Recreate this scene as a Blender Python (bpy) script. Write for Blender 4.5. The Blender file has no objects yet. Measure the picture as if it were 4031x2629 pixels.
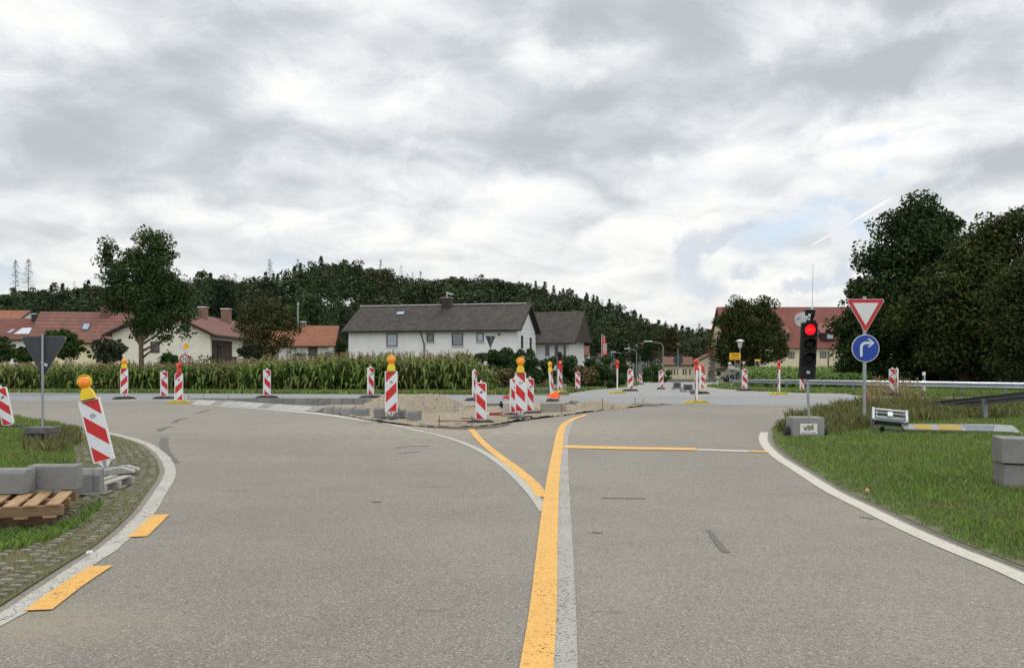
import bpy, bmesh, math, random
import numpy as np
from mathutils import Vector, Matrix, noise as mnoise
random.seed(7); RNG = np.random.default_rng(7)
S = bpy.context.scene
COL = S.collection
# ------------------------------------------------------------------ camera
CX, HY, F, H = 2015.5, 1430.0, 3300.0, 1.37      # photo centre column, horizon row, focal length in photo pixels, eye height
cam = bpy.data.objects.new('camera', bpy.data.cameras.new('camera')); COL.objects.link(cam)
cam.location = (0, 0, H); cam.rotation_euler = (math.pi/2, 0, 0)
cam.data.sensor_width = 36; cam.data.lens = 36*F/4031; cam.data.shift_y = (HY-1314.5)/4031
cam.data.clip_end = 20000; cam.data.clip_start = 0.05
S.camera = cam
S.view_settings.view_transform = 'Standard'; S.view_settings.look = 'None'
S.view_settings.gamma = 1; S.view_settings.exposure = 0.10
S.view_settings.use_curve_mapping = False
# ------------------------------------------------------------------ sun
SUN_EL, SUN_AZ = math.radians(48), math.radians(28)     # ahead and to the right, azimuth from +Y towards +X
sl = bpy.data.lights.new('sun', 'SUN'); sl.energy = 1.5; sl.angle = math.radians(14); sl.color = (1, .95, .87)
so = bpy.data.objects.new('sun', sl); COL.objects.link(so)
sd = Vector((math.sin(SUN_AZ)*math.cos(SUN_EL), math.cos(SUN_AZ)*math.cos(SUN_EL), math.sin(SUN_EL)))
so.rotation_euler = sd.to_track_quat('Z', 'Y').to_euler(); so.location = (20, 20, 40)
# ------------------------------------------------------------------ world: Nishita sky behind broken stratus
W = bpy.data.worlds.new('World'); S.world = W; W.use_nodes = True
nt = W.node_tree; nt.nodes.clear()
def N(t, **k):
    n = nt.nodes.new(t)
    for a, b in k.items(): setattr(n, a, b)
    return n
def L(a, b): nt.links.new(a, b)
def M(op, a, b=None, c=None, clamp=False):
    n = N('ShaderNodeMath', operation=op, use_clamp=clamp)
    for i, v in enumerate((a, b, c)):
        if v is None: continue
        if isinstance(v, (int, float)): n.inputs[i].default_value = v
        else: L(v, n.inputs[i])
    return n.outputs[0]
def MIX(f, a, b):
    n = N('ShaderNodeMix', data_type='RGBA')
    for i, v in ((0, f), (6, a), (7, b)):
        if isinstance(v, (int, float)): n.inputs[i].default_value = v
        elif isinstance(v, tuple): n.inputs[i].default_value = (*v, 1)
        else: L(v, n.inputs[i])
    return n.outputs[2]
def SM(x, lo, hi):
    n = N('ShaderNodeMapRange', interpolation_type='SMOOTHSTEP')
    L(x, n.inputs[0]); n.inputs[1].default_value = lo; n.inputs[2].default_value = hi
    return n.outputs[0]
tc = N('ShaderNodeTexCoord'); sep = N('ShaderNodeSeparateXYZ'); L(tc.outputs['Generated'], sep.inputs[0])
X, Y, Z = sep.outputs
el = M('ARCSINE', Z); az = M('ARCTAN2', X, Y)
Zc = M('MAXIMUM', Z, 0.0)
den = M('ADD', Zc, 0.30)
cmb = N('ShaderNodeCombineXYZ'); L(M('DIVIDE', X, den), cmb.inputs[0]); L(M('DIVIDE', Y, den), cmb.inputs[1])
def NOISE(vec, sc, det, rough=.55, dist=0.0, off=(0, 0, 0), scl=(1, 1, 1)):
    mp = N('ShaderNodeMapping'); L(vec, mp.inputs[0]); mp.inputs[1].default_value = off; mp.inputs[3].default_value = scl
    n = N('ShaderNodeTexNoise'); L(mp.outputs[0], n.inputs[0]); n.inputs['Scale'].default_value = sc
    n.inputs['Detail'].default_value = det; n.inputs['Roughness'].default_value = rough; n.inputs['Distortion'].default_value = dist
    return n.outputs[0]
plane = cmb.outputs[0]
n1 = NOISE(plane, 1.9, 7, .50, .3, (3.1, 1.7, 0))
n2 = NOISE(plane, 5.0, 8, .55, .4, (7.3, 4.1, 2))
n3 = NOISE(plane, .45, 4, .5, .2, (1.3, 9.1, 5))
# warped azimuth/elevation for the large cloud masses
ae = N('ShaderNodeCombineXYZ'); L(az, ae.inputs[0]); L(el, ae.inputs[1])
wx = NOISE(ae.outputs[0], 9, 5, .6, 0, (4, 4, 4)); wy = NOISE(ae.outputs[0], 9, 5, .6, 0, (11, 7, 1))
wfx = NOISE(ae.outputs[0], 45, 4, .6, 0, (2, 8, 4)); wfy = NOISE(ae.outputs[0], 45, 4, .6, 0, (8, 2, 1))
def warp(base, a, ka, b, kb): return M('ADD', M('ADD', base, M('MULTIPLY', M('SUBTRACT', a, .5), ka)), M('MULTIPLY', M('SUBTRACT', b, .5), kb))
uA, vA = warp(az, wx, .10, wfx, .02), warp(el, wy, .06, wfy, .02)       # soft masses
uB, vB = warp(az, wx, .03, wfx, .035), warp(el, wy, .03, wfy, .035)     # small sharp clouds
def blob(px, py, sx, sy, amp, u=None, v=None, rot=0):
    a0 = math.atan((px-CX)/F); e0 = math.atan((HY-py)/F*math.cos(a0))
    du = M('SUBTRACT', u if u is not None else uA, a0); dv = M('SUBTRACT', v if v is not None else vA, e0)
    if rot:
        c, s = math.cos(rot), math.sin(rot)
        du, dv = M('ADD', M('MULTIPLY', du, c), M('MULTIPLY', dv, s)), M('SUBTRACT', M('MULTIPLY', dv, c), M('MULTIPLY', du, s))
    du = M('MULTIPLY', du, F/sx); dv = M('MULTIPLY', dv, F/sy)
    r = M('ADD', M('MULTIPLY', du, du), M('MULTIPLY', dv, dv))
    return M('MULTIPLY', M('EXPONENT', M('MULTIPLY', r, -.7)), amp)
def SUM(l):
    o = l[0]
    for q in l[1:]: o = M('ADD', o, q)
    return o
dark = [(520,420,330,90,.5),(330,560,330,80,.5),(950,70,380,70,.45),(1150,560,220,70,.5),(760,260,130,50,.4),(1920,560,200,70,.45),(1850,260,130,70,.4),
        (2230,60,220,70,.6),(2740,70,170,80,.6),(2780,210,150,50,.45),(2340,400,190,55,.5),(2480,540,180,65,.6),(2130,590,200,60,.55),(2900,370,180,50,.4),
        (3400,300,230,75,.7),(3600,250,150,90,.6),(3900,680,230,60,.65),(3990,160,90,80,.5),(3600,30,120,50,.4),(3070,500,130,40,.3),(150,900,250,40,.3),(1700,560,120,40,.4)]
lite = [(3560,420,220,50,.35),(2050,180,90,60,.4),(1500,430,260,60,.3),(3350,70,120,60,.7),(3650,100,130,35,.8),(3010,230,70,35,.5),(1150,330,200,45,.5),(60,80,150,80,.4),(2600,650,90,20,.5),(2330,250,160,60,.35),
        (1250,900,420,55,.6),(2700,850,330,70,.65),(1950,760,260,40,.4),(3250,490,200,35,.3),(3600,570,230,35,.4),(2400,1100,700,110,.4),(700,830,300,30,.3),(1620,330,120,50,.3)]
B = SUM([blob(*d[:4], -d[4]) for d in dark] + [blob(*d) for d in lite])
t = M('ADD', M('ADD', M('MULTIPLY', M('SUBTRACT', n1, .5), 1.05), M('MULTIPLY', M('SUBTRACT', n2, .5), 1.7)), M('MULTIPLY', B, .52))
t = M('ADD', t, .51)
cr = N('ShaderNodeValToRGB'); L(t, cr.inputs[0])
cr.color_ramp.interpolation = 'B_SPLINE'
el_ = cr.color_ramp.elements
el_[0].position = 0.0; el_[0].color = (.47, .51, .55, 1)
el_[1].position = 1.0; el_[1].color = (1.0, .995, .95, 1)
for p, c in ((.3, (.58, .615, .655)), (.52, (.72, .745, .775)), (.74, (.87, .885, .89))):
    e = el_.new(p); e.color = (*c, 1)
cloud = cr.outputs[0]
# warm, pale veil close to the horizon
hz = M('SUBTRACT', 1, SM(el, .03, .25)); cloud = MIX(M('MULTIPLY', hz, .36), cloud, (.95, .935, .855))
sky = N('ShaderNodeTexSky', sky_type='NISHITA'); sky.sun_disc = False; sky.sun_elevation = SUN_EL; sky.sun_rotation = SUN_AZ
blue = N('ShaderNodeVectorMath', operation='SCALE'); L(sky.outputs[0], blue.inputs[0]); blue.inputs['Scale'].default_value = .10
gaps = [(3120,900,170,50,1.0),(3290,800,120,28,.9),(3390,890,60,50,.8),(1130,1050,230,38,.75),(-30,1060,90,35,.9),(3460,690,45,30,.7),(3440,530,60,22,.7),(2300,1045,250,14,.35),(3000,950,120,50,.6),(3750,540,110,20,.4),(2850,700,200,14,.3)]
g = SM(M('ADD', SUM([blob(*q) for q in gaps]), M('MULTIPLY', M('SUBTRACT', n2, .5), 1.1)), .0, 1.3)
skyblue = MIX(.45, blue.outputs[0], (.50, .64, .83))
col = MIX(M('MULTIPLY', g, .8), cloud, skyblue)
small = [(2705,1060,48,95),(2745,960,70,45,.3),(2850,935,60,26,.5),(2940,895,45,22,.4),(2930,1065,70,26),(2800,1140,55,40),(3120,1130,60,22),(3210,1110,60,30),(3325,1070,30,60),(3250,820,0.1,0.1)]
sm = SM(M('ADD', SUM([blob(q[0], q[1], q[2], q[3], .9, uB, vB, q[4] if len(q) > 4 else 0) for q in small]), M('MULTIPLY', M('SUBTRACT', n2, .5), .8)), .22, .95)
col = MIX(M('MULTIPLY', sm, .80), col, (.60, .66, .735))
puff = SM(SUM([blob(3305, 870, 40, 60, .9, uB, vB), blob(3330, 950, 35, 50, .6, uB, vB)]), .3, .8)
col = MIX(M('MULTIPLY', puff, .8), col, (.80, .82, .85))
# contrail: a thin line between two directions of the sky
def ang(px, py):
    a0 = math.atan((px-CX)/F); return a0, math.atan((HY-py)/F*math.cos(a0))
a0, e0 = ang(3180, 975); a1, e1 = ang(3500, 786)
ln = math.hypot(a1-a0, e1-e0); tx, ty = (a1-a0)/ln, (e1-e0)/ln
da, de = M('SUBTRACT', az, a0), M('SUBTRACT', el, e0)
al = M('ADD', M('MULTIPLY', da, tx), M('MULTIPLY', de, ty)); pr = M('ABSOLUTE', M('SUBTRACT', M('MULTIPLY', de, tx), M('MULTIPLY', da, ty)))
w_ = M('ADD', .0006, M('MULTIPLY', al, .008))
tr = M('MULTIPLY', M('MULTIPLY', SM(M('DIVIDE', pr, w_), 1.6, .5), SM(al, .0, .01)), SM(al, ln+.01, ln-.01))
tr = M('MULTIPLY', tr, M('SUBTRACT', 1, puff))
col = MIX(M('MULTIPLY', tr, .7), col, (1.0, 1.0, .98))
# overcast skies are brighter overhead
up = M('ADD', M('ADD', 1.0, M('MULTIPLY', SM(el, .46, 1.1), .6)), M('MULTIPLY', SM(M('MULTIPLY', Y, -1), -.15, .7), .85))   # unseen clouds behind the camera also raised, to brighten walls and sign faces
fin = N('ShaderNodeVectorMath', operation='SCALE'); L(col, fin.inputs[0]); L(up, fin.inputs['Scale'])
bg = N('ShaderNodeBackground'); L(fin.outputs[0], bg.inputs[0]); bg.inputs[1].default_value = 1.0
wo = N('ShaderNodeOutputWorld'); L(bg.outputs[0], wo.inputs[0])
W.cycles.sampling_method = 'MANUAL'; W.cycles.sample_map_resolution = 512
# ------------------------------------------------------------------ ground height and pixel -> place
KY = [25, 45, 75, 122, 400, 4000]; KZ = [0, -.1, -.75, -1.35, -1.6, -1.6]
def zg(y): return float(np.interp(y, KY, KZ))
def P(px, py, dz=0.0):
    """point of the ground (plus dz) seen at this place of the photograph"""
    y = 20.0
    lo, hi = 1.0, 600.0
    for _ in range(50):
        y = (lo+hi)/2
        v = HY - F*(zg(y)+dz-H)/y
        if v > py: lo = y
        else: hi = y
    return Vector(((px-CX)*y/F, y, zg(y)+dz))
def AT(px, py, y): return Vector(((px-CX)*y/F, y, H+(HY-py)*y/F))
# ------------------------------------------------------------------ materials
MATS = {}
def mat(name, c1, c2=None, rough=.8, metal=0.0, sc=8.0, bump=0.0, bsc=None, det=5, spec=.3, c3=None, sc3=40., k3=.5, island=0.0, trans=0.0, emit=None, es=1.0, coat=0, stretch=None):
    if name in MATS: return MATS[name]
    m = bpy.data.materials.new(name); m.use_nodes = True; MATS[name] = m
    t = m.node_tree; nn = t.nodes; b = nn['Principled BSDF']
    b.inputs['Roughness'].default_value = rough; b.inputs['Metallic'].default_value = metal
    b.inputs['Specular IOR Level'].default_value = .08 if name.startswith(('leaf', 'grass', 'maize', 'dry')) else spec; b.inputs['Coat Weight'].default_value = coat
    tcn = nn.new('ShaderNodeTexCoord'); vec = tcn.outputs['Object']
    if stretch:
        mp = nn.new('ShaderNodeMapping'); mp.inputs[3].default_value = stretch; t.links.new(vec, mp.inputs[0]); vec = mp.outputs[0]
    def noi(s, d=det):
        n = nn.new('ShaderNodeTexNoise'); n.inputs['Scale'].default_value = s; n.inputs['Detail'].default_value = d
        n.inputs['Roughness'].default_value = .6; t.links.new(vec, n.inputs['Vector']); return n.outputs[0]
    def ramp(x, lo, hi):
        n = nn.new('ShaderNodeMapRange'); t.links.new(x, n.inputs[0]); n.inputs[1].default_value = lo; n.inputs[2].default_value = hi; return n.outputs[0]
    def mix(f, a, bb, bt='MIX'):
        n = nn.new('ShaderNodeMix'); n.data_type = 'RGBA'; n.blend_type = bt
        for i, v in ((0, f), (6, a), (7, bb)):
            if isinstance(v, (int, float)): n.inputs[i].default_value = v
            elif isinstance(v, tuple): n.inputs[i].default_value = (*v, 1)
            else: t.links.new(v, n.inputs[i])
        return n.outputs[2]
    c2 = c2 or tuple(x*.82 for x in c1)
    col = mix(ramp(noi(sc), .32, .68), c1, c2)
    if c3: col = mix(ramp(noi(sc3), 1-k3, 1-k3+.12), col, c3)
    if island:
        gi = nn.new('ShaderNodeNewGeometry'); r = ramp(gi.outputs['Random Per Island'], 0, 1)
        mr = nn.new('ShaderNodeMapRange'); t.links.new(r, mr.inputs[0]); mr.inputs[3].default_value = 1-island; mr.inputs[4].default_value = 1+island
        cc = nn.new('ShaderNodeVectorMath'); cc.operation = 'SCALE'; t.links.new(col, cc.inputs[0]); t.links.new(mr.outputs[0], cc.inputs['Scale']); col = cc.outputs[0]
    t.links.new(col, b.inputs['Base Color'])
    if bump:
        bp = nn.new('ShaderNodeBump'); bp.inputs['Strength'].default_value = bump; bp.inputs['Distance'].default_value = .02
        t.links.new(noi(bsc or sc*4), bp.inputs['Height']); t.links.new(bp.outputs[0], b.inputs['Normal'])
    if emit: b.inputs['Emission Color'].default_value = (*emit, 1); b.inputs['Emission Strength'].default_value = es
    if trans:
        tl = nn.new('ShaderNodeBsdfTranslucent'); t.links.new(col, tl.inputs[0]); ms = nn.new('ShaderNodeMixShader'); ms.inputs[0].default_value = trans
        out = nn['Material Output']; t.links.new(b.outputs[0], ms.inputs[1]); t.links.new(tl.outputs[0], ms.inputs[2]); t.links.new(ms.outputs[0], out.inputs[0])
    m['b'] = 1
    return m
def nodes_mat(name):
    m = bpy.data.materials.new(name); m.use_nodes = True; MATS[name] = m
    return m, m.node_tree, m.node_tree.nodes['Principled BSDF']
class NT:
    """small node writer for the road and roof materials"""
    def __init__(s, name, rough=.9, spec=.3):
        s.m, s.t, s.b = nodes_mat(name); s.b.inputs['Roughness'].default_value = rough; s.b.inputs['Specular IOR Level'].default_value = spec
        s.tc = s.t.nodes.new('ShaderNodeTexCoord').outputs['Object']; s.geo = s.t.nodes.new('ShaderNodeNewGeometry').outputs['Position']
    def n(s, ty, **k):
        x = s.t.nodes.new(ty)
        for a, b in k.items(): setattr(x, a, b)
        return x
    def set(s, i, v):
        if isinstance(v, (int, float)): i.default_value = v
        elif isinstance(v, tuple): i.default_value = (*v, 1) if len(v) == 3 and len(i.default_value) == 4 else v
        else: s.t.links.new(v, i)
    def noise(s, sc, det=5, rough=.6, vec=None, scl=None, dist=0):
        v = vec or s.tc
        if scl: mp = s.n('ShaderNodeMapping'); s.t.links.new(v, mp.inputs[0]); mp.inputs[3].default_value = scl; v = mp.outputs[0]
        x = s.n('ShaderNodeTexNoise'); s.t.links.new(v, x.inputs[0]); x.inputs['Scale'].default_value = sc; x.inputs['Detail'].default_value = det
        x.inputs['Roughness'].default_value = rough; x.inputs['Distortion'].default_value = dist; return x.outputs[0]
    def voro(s, sc, feat='F1', out='Distance', scl=None):
        v = s.tc
        if scl: mp = s.n('ShaderNodeMapping'); s.t.links.new(v, mp.inputs[0]); mp.inputs[3].default_value = scl; v = mp.outputs[0]
        x = s.n('ShaderNodeTexVoronoi', feature=feat); s.t.links.new(v, x.inputs[0]); x.inputs['Scale'].default_value = sc; return x.outputs[out]
    def ramp(s, x, lo, hi, a=0., b=1.):
        q = s.n('ShaderNodeMapRange'); s.set(q.inputs[0], x); q.inputs[1].default_value = lo; q.inputs[2].default_value = hi; q.inputs[3].default_value = a; q.inputs[4].default_value = b; return q.outputs[0]
    def mix(s, f, a, b, bt='MIX'):
        q = s.n('ShaderNodeMix', data_type='RGBA', blend_type=bt); s.set(q.inputs[0], f); s.set(q.inputs[6], a); s.set(q.inputs[7], b); return q.outputs[2]
    def math(s, op, a, b=None):
        q = s.n('ShaderNodeMath', operation=op); s.set(q.inputs[0], a)
        if b is not None: s.set(q.inputs[1], b)
        return q.outputs[0]
    def scale(s, v, k):
        q = s.n('ShaderNodeVectorMath', operation='SCALE'); s.set(q.inputs[0], v); s.set(q.inputs['Scale'], k); return q.outputs[0]
    def bump(s, h, st, d=.01):
        q = s.n('ShaderNodeBump'); q.inputs['Strength'].default_value = st; q.inputs['Distance'].default_value = d; s.set(q.inputs['Height'], h); s.t.links.new(q.outputs[0], s.b.inputs['Normal'])
    def color(s, c): s.set(s.b.inputs['Base Color'], c); return s.m
    def mask(s, px, py, rx, ry):
        """1 around a place on the road, fading to 0 (spilled sand, dust)"""
        c = P(px, py); sp = s.n('ShaderNodeSeparateXYZ'); s.t.links.new(s.geo, sp.inputs[0])
        a = s.math('DIVIDE', s.math('SUBTRACT', sp.outputs[0], c.x), rx); b = s.math('DIVIDE', s.math('SUBTRACT', sp.outputs[1], c.y), ry)
        return s.ramp(s.math('SQRT', s.math('ADD', s.math('MULTIPLY', a, a), s.math('MULTIPLY', b, b))), 1.0, .2)
# ------------------------------------------------------------------ objects
def tag(o, label=None, cat=None, group=None, kind=None):
    for k, v in (('label', label), ('category', cat), ('group', group), ('kind', kind)):
        if v: o[k] = v
    return o
def thing(name, loc, label, cat, group=None, rz=0, sc=1.0):
    o = bpy.data.objects.new(name, None); COL.objects.link(o); o.location = loc; o.rotation_euler = (0, 0, rz); o.scale = (sc,)*3
    o.empty_display_size = .2
    return tag(o, label, cat, group)
def T(x=0, y=0, z=0, rz=0, rx=0, ry=0, s=1):
    return Matrix.Translation((x, y, z)) @ Matrix.Rotation(rz, 4, 'Z') @ Matrix.Rotation(ry, 4, 'Y') @ Matrix.Rotation(rx, 4, 'X') @ Matrix.Diagonal((s, s, s, 1))
I4 = Matrix.Identity(4)
class MB:
    def __init__(s): s.v = []; s.f = []; s.mi = []; s.ms = []; s.cur = 0; s.sm = []; s.smooth = False
    def mat(s, m):
        if m not in s.ms: s.ms.append(m)
        s.cur = s.ms.index(m); return s
    def add(s, vs, fs, X=I4):
        o = len(s.v); s.v += [tuple(X @ Vector(p)) for p in vs]
        for f in fs: s.f.append([i+o for i in f]); s.mi.append(s.cur); s.sm.append(s.smooth)
        return s
    def box(s, c, d, X=I4, rz=0, taper=1.0, ty=None):
        x, y, z = d[0]/2, d[1]/2, d[2]/2; ty = taper if ty is None else ty
        R = Matrix.Translation(c) @ Matrix.Rotation(rz, 4, 'Z')
        vs = [(-x,-y,-z),(x,-y,-z),(x,y,-z),(-x,y,-z),(-x*taper,-y*ty,z),(x*taper,-y*ty,z),(x*taper,y*ty,z),(-x*taper,y*ty,z)]
        return s.add(vs, [(3,2,1,0),(4,5,6,7),(0,1,5,4),(1,2,6,5),(2,3,7,6),(3,0,4,7)], X @ R)
    def prism(s, poly, y0, y1, X=I4):
        """outline in local x,z pushed along y from y0 to y1"""
        n = len(poly); a = sum(poly[i][0]*poly[(i+1)%n][1]-poly[(i+1)%n][0]*poly[i][1] for i in range(n))
        if a < 0: poly = poly[::-1]
        vs = [(p[0], y0, p[1]) for p in poly] + [(p[0], y1, p[1]) for p in poly]
        return s.add(vs, [list(range(n)), list(range(2*n-1, n-1, -1))] + [(i, i+n, (i+1)%n+n, (i+1)%n) for i in range(n)], X)
    def cyl(s, p0, p1, r0, r1=None, n=12, cap=True, X=I4):
        r1 = r0 if r1 is None else r1; p0, p1 = Vector(p0), Vector(p1); d = (p1-p0).normalized()
        a = d.orthogonal().normalized(); b = d.cross(a); vs = []
        for p, r in ((p0, r0), (p1, r1)):
            for i in range(n): q = 2*math.pi*i/n; vs.append(p + a*(r*math.cos(q)) + b*(r*math.sin(q)))
        fs = [(i, (i+1)%n, (i+1)%n+n, i+n) for i in range(n)]
        s.add(vs, fs, X)
        if cap:
            sm = s.smooth; s.smooth = False
            s.add(vs, [list(range(n-1, -1, -1)), list(range(n, 2*n))], X); s.smooth = sm
        return s
    def tube(s, pts, r, n=8, X=I4):
        pts = [Vector(p) for p in pts]; rs = r if isinstance(r, (list, tuple)) else [r]*len(pts); vs = []; up = None
        for i, p in enumerate(pts):
            d = (pts[min(i+1, len(pts)-1)]-pts[max(i-1, 0)]).normalized()
            a = d.orthogonal().normalized() if up is None else (up - d*up.dot(d)).normalized()
            up = a; b = d.cross(a)
            for k in range(n): q = 2*math.pi*k/n; vs.append(p + a*(rs[i]*math.cos(q)) + b*(rs[i]*math.sin(q)))
        fs = [(i*n+k, i*n+(k+1)%n, (i+1)*n+(k+1)%n, (i+1)*n+k) for i in range(len(pts)-1) for k in range(n)]
        fs += [list(range(n-1, -1, -1)), list(range((len(pts)-1)*n, len(pts)*n))]
        return s.add(vs, fs, X)
    def lathe(s, prof, n=20, X=I4):
        """prof: (radius, height) pairs about local z"""
        vs = []; m = len(prof)
        for r, h in prof:
            for k in range(n): q = 2*math.pi*k/n; vs.append((max(r, 1e-4)*math.cos(q), max(r, 1e-4)*math.sin(q), h))
        fs = [(i*n+k, i*n+(k+1)%n, (i+1)*n+(k+1)%n, (i+1)*n+k) for i in range(m-1) for k in range(n)]
        fs += [list(range(n-1, -1, -1)), list(range((m-1)*n, m*n))]
        return s.add(vs, fs, X)
    def build(s, name, parent=None, bevel=0, seg=2, X=None):
        me = bpy.data.meshes.new(name); me.from_pydata(s.v, [], s.f); 
        for m in s.ms: me.materials.append(m)
        me.polygons.foreach_set('material_index', s.mi); me.polygons.foreach_set('use_smooth', s.sm)
        o = bpy.data.objects.new(name, me); COL.objects.link(o)
        if parent: o.parent = parent
        if X is not None: o.matrix_local = X
        if bevel:
            md = o.modifiers.new('bevel', 'BEVEL'); md.width = bevel; md.segments = seg; md.limit_method = 'ANGLE'; md.angle_limit = math.radians(40)
        return o
def npmesh(name, V, nper, mats, parent=None, mi=None, smooth=False):
    """V: (faces*nper, 3) - every face has its own nper corners"""
    me = bpy.data.meshes.new(name); nv = len(V); nf = nv//nper
    me.vertices.add(nv); me.vertices.foreach_set('co', np.asarray(V, np.float32).ravel())
    me.loops.add(nv); me.loops.foreach_set('vertex_index', np.arange(nv, dtype=np.int32))
    me.polygons.add(nf); me.polygons.foreach_set('loop_start', np.arange(0, nv, nper, dtype=np.int32))
    if mi is not None: me.polygons.foreach_set('material_index', np.asarray(mi, np.int32))
    for m in mats: me.materials.append(m)
    me.update(calc_edges=True)
    o = bpy.data.objects.new(name, me); COL.objects.link(o)
    if parent: o.parent = parent
    return o
def dup(root, loc, rz=None, sc=None, label=None):
    r = root.copy(); COL.objects.link(r); r.location = loc
    if rz is not None: r.rotation_euler = (root.rotation_euler[0], root.rotation_euler[1], rz)
    if sc is not None: r.scale = (sc,)*3
    if label: r['label'] = label
    for ch in root.children:
        c = ch.copy(); COL.objects.link(c); c.parent = r
        for g_ in ch.children: d = g_.copy(); COL.objects.link(d); d.parent = c
    return r
_TX = {}
def text_geo(body, size=1.0, bold=0.0, shear=0.0, spacing=1.0):
    """flat letters as vertices and faces in local x,z, centred on 0"""
    k = (body, bold, shear, spacing)
    if k not in _TX:
        cu = bpy.data.curves.new('letters', 'FONT'); cu.body = body; cu.size = 1; cu.align_x = 'CENTER'; cu.align_y = 'CENTER'; cu.offset = bold; cu.shear = shear
        cu.space_character = spacing; cu.resolution_u = 3
        o = bpy.data.objects.new('letters', cu); COL.objects.link(o); dg = bpy.context.evaluated_depsgraph_get(); dg.update()
        me = bpy.data.meshes.new_from_object(o.evaluated_get(dg))
        _TX[k] = ([tuple(v.co) for v in me.vertices], [list(p.vertices) for p in me.polygons])
        bpy.data.objects.remove(o); bpy.data.curves.remove(cu); bpy.data.meshes.remove(me)
    vs, fs = _TX[k]
    return [(v[0]*size, 0, v[1]*size) for v in vs], fs
def text(mb, body, X, size, bold=.02, shear=0, spacing=1.0):
    vs, fs = text_geo(body, size, bold, shear, spacing); mb.add(vs, fs, X)
def clip(poly, a, b, c):
    """part of a convex outline where a*x+b*y<=c"""
    out = []
    for i in range(len(poly)):
        p, q = poly[i], poly[(i+1) % len(poly)]; dp, dq = a*p[0]+b*p[1]-c, a*q[0]+b*q[1]-c
        if dp <= 0: out.append(p)
        if dp*dq < 0: k = dp/(dp-dq); out.append((p[0]+(q[0]-p[0])*k, p[1]+(q[1]-p[1])*k))
    return out
def rounded(poly, r, n=5):
    out = []; m = len(poly)
    for i in range(m):
        p0, p, p1 = Vector(poly[i-1]), Vector(poly[i]), Vector(poly[(i+1) % m]); a = (p0-p).normalized(); b = (p1-p).normalized()
        h = math.acos(max(-1, min(1, a.dot(b))))/2; d = r/math.tan(h); c = p + (a+b).normalized()*(r/math.sin(h)); s0 = p+a*d-c; s1 = p+b*d-c
        a0 = math.atan2(s0.y, s0.x); a1 = math.atan2(s1.y, s1.x); dd = (a1-a0+math.pi) % (2*math.pi)-math.pi
        for k in range(n+1): q = a0+dd*k/n; out.append((c.x+r*math.cos(q), c.y+r*math.sin(q)))
    return out
def disc(r, n=36): return [(r*math.cos(2*math.pi*k/n), r*math.sin(2*math.pi*k/n)) for k in range(n)]
def sheet(name, poly, dz, m, kind='structure', cuts=None, sub=0):
    """flat surface following the ground: outline of (x,y) points"""
    bm = bmesh.new(); vs = [bm.verts.new((p[0], p[1], 0)) for p in poly]; f = bm.faces.new(vs)
    bmesh.ops.triangulate(bm, faces=[f])
    for k in KY:
        bmesh.ops.bisect_plane(bm, geom=bm.verts[:]+bm.edges[:]+bm.faces[:], plane_co=(0, k, 0), plane_no=(0, 1, 0))
    for v in bm.verts: v.co.z = zg(v.co.y)+dz
    bmesh.ops.recalc_face_normals(bm, faces=bm.faces[:])
    me = bpy.data.meshes.new(name); bm.to_mesh(me); bm.free()
    if me.polygons and me.polygons[0].normal.z < 0: me.flip_normals()
    me.materials.append(m); o = bpy.data.objects.new(name, me); COL.objects.link(o)
    if kind: o['kind'] = kind
    return o
def PX(pts): return [(P(*p).x, P(*p).y) for p in pts]
def smooth_path(pts, n=6):
    """Catmull-Rom through the points"""
    out = []; q = [np.array(p, float) for p in pts]; q = [2*q[0]-q[1]]+q+[2*q[-1]-q[-2]]
    for i in range(1, len(q)-2):
        for k in range(n):
            t = k/n; out.append(.5*((2*q[i])+(-q[i-1]+q[i+1])*t+(2*q[i-1]-5*q[i]+4*q[i+1]-q[i+2])*t*t+(-q[i-1]+3*q[i]-3*q[i+1]+q[i+2])*t**3))
    out.append(q[-2]); return [tuple(p) for p in out]
def ribbon(name, pts, w, dz, m, kind='structure', w1=None, jag=0):
    """painted line of width w along ground points"""
    mb = MB().mat(m); n = len(pts); vs = []
    for i, p in enumerate(pts):
        a = Vector(pts[max(i-1, 0)]); b = Vector(pts[min(i+1, n-1)]); d = (b-a).normalized(); no = Vector((-d.y, d.x))
        ww = (w if w1 is None else w+(w1-w)*i/(n-1))/2
        for s_ in (1, -1):
            j = ww*(1+random.uniform(-jag, jag)); x, y = p[0]+no.x*s_*j, p[1]+no.y*s_*j; vs.append((x, y, zg(y)+dz))
    mb.add(vs, [(2*i+1, 2*i+3, 2*i+2, 2*i) for i in range(n-1)])
    o = mb.build(name); 
    if kind: o['kind'] = kind
    return o
def inpoly(x, y, poly):
    x = np.asarray(x); y = np.asarray(y); c = np.zeros(x.shape, bool); n = len(poly)
    for i in range(n):
        x0, y0 = poly[i]; x1, y1 = poly[(i+1) % n]
        cc = ((y0 > y) != (y1 > y)); 
        if y1 != y0: c ^= cc & (x < (x1-x0)*(y-y0)/(y1-y0)+x0)
    return c
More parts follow.
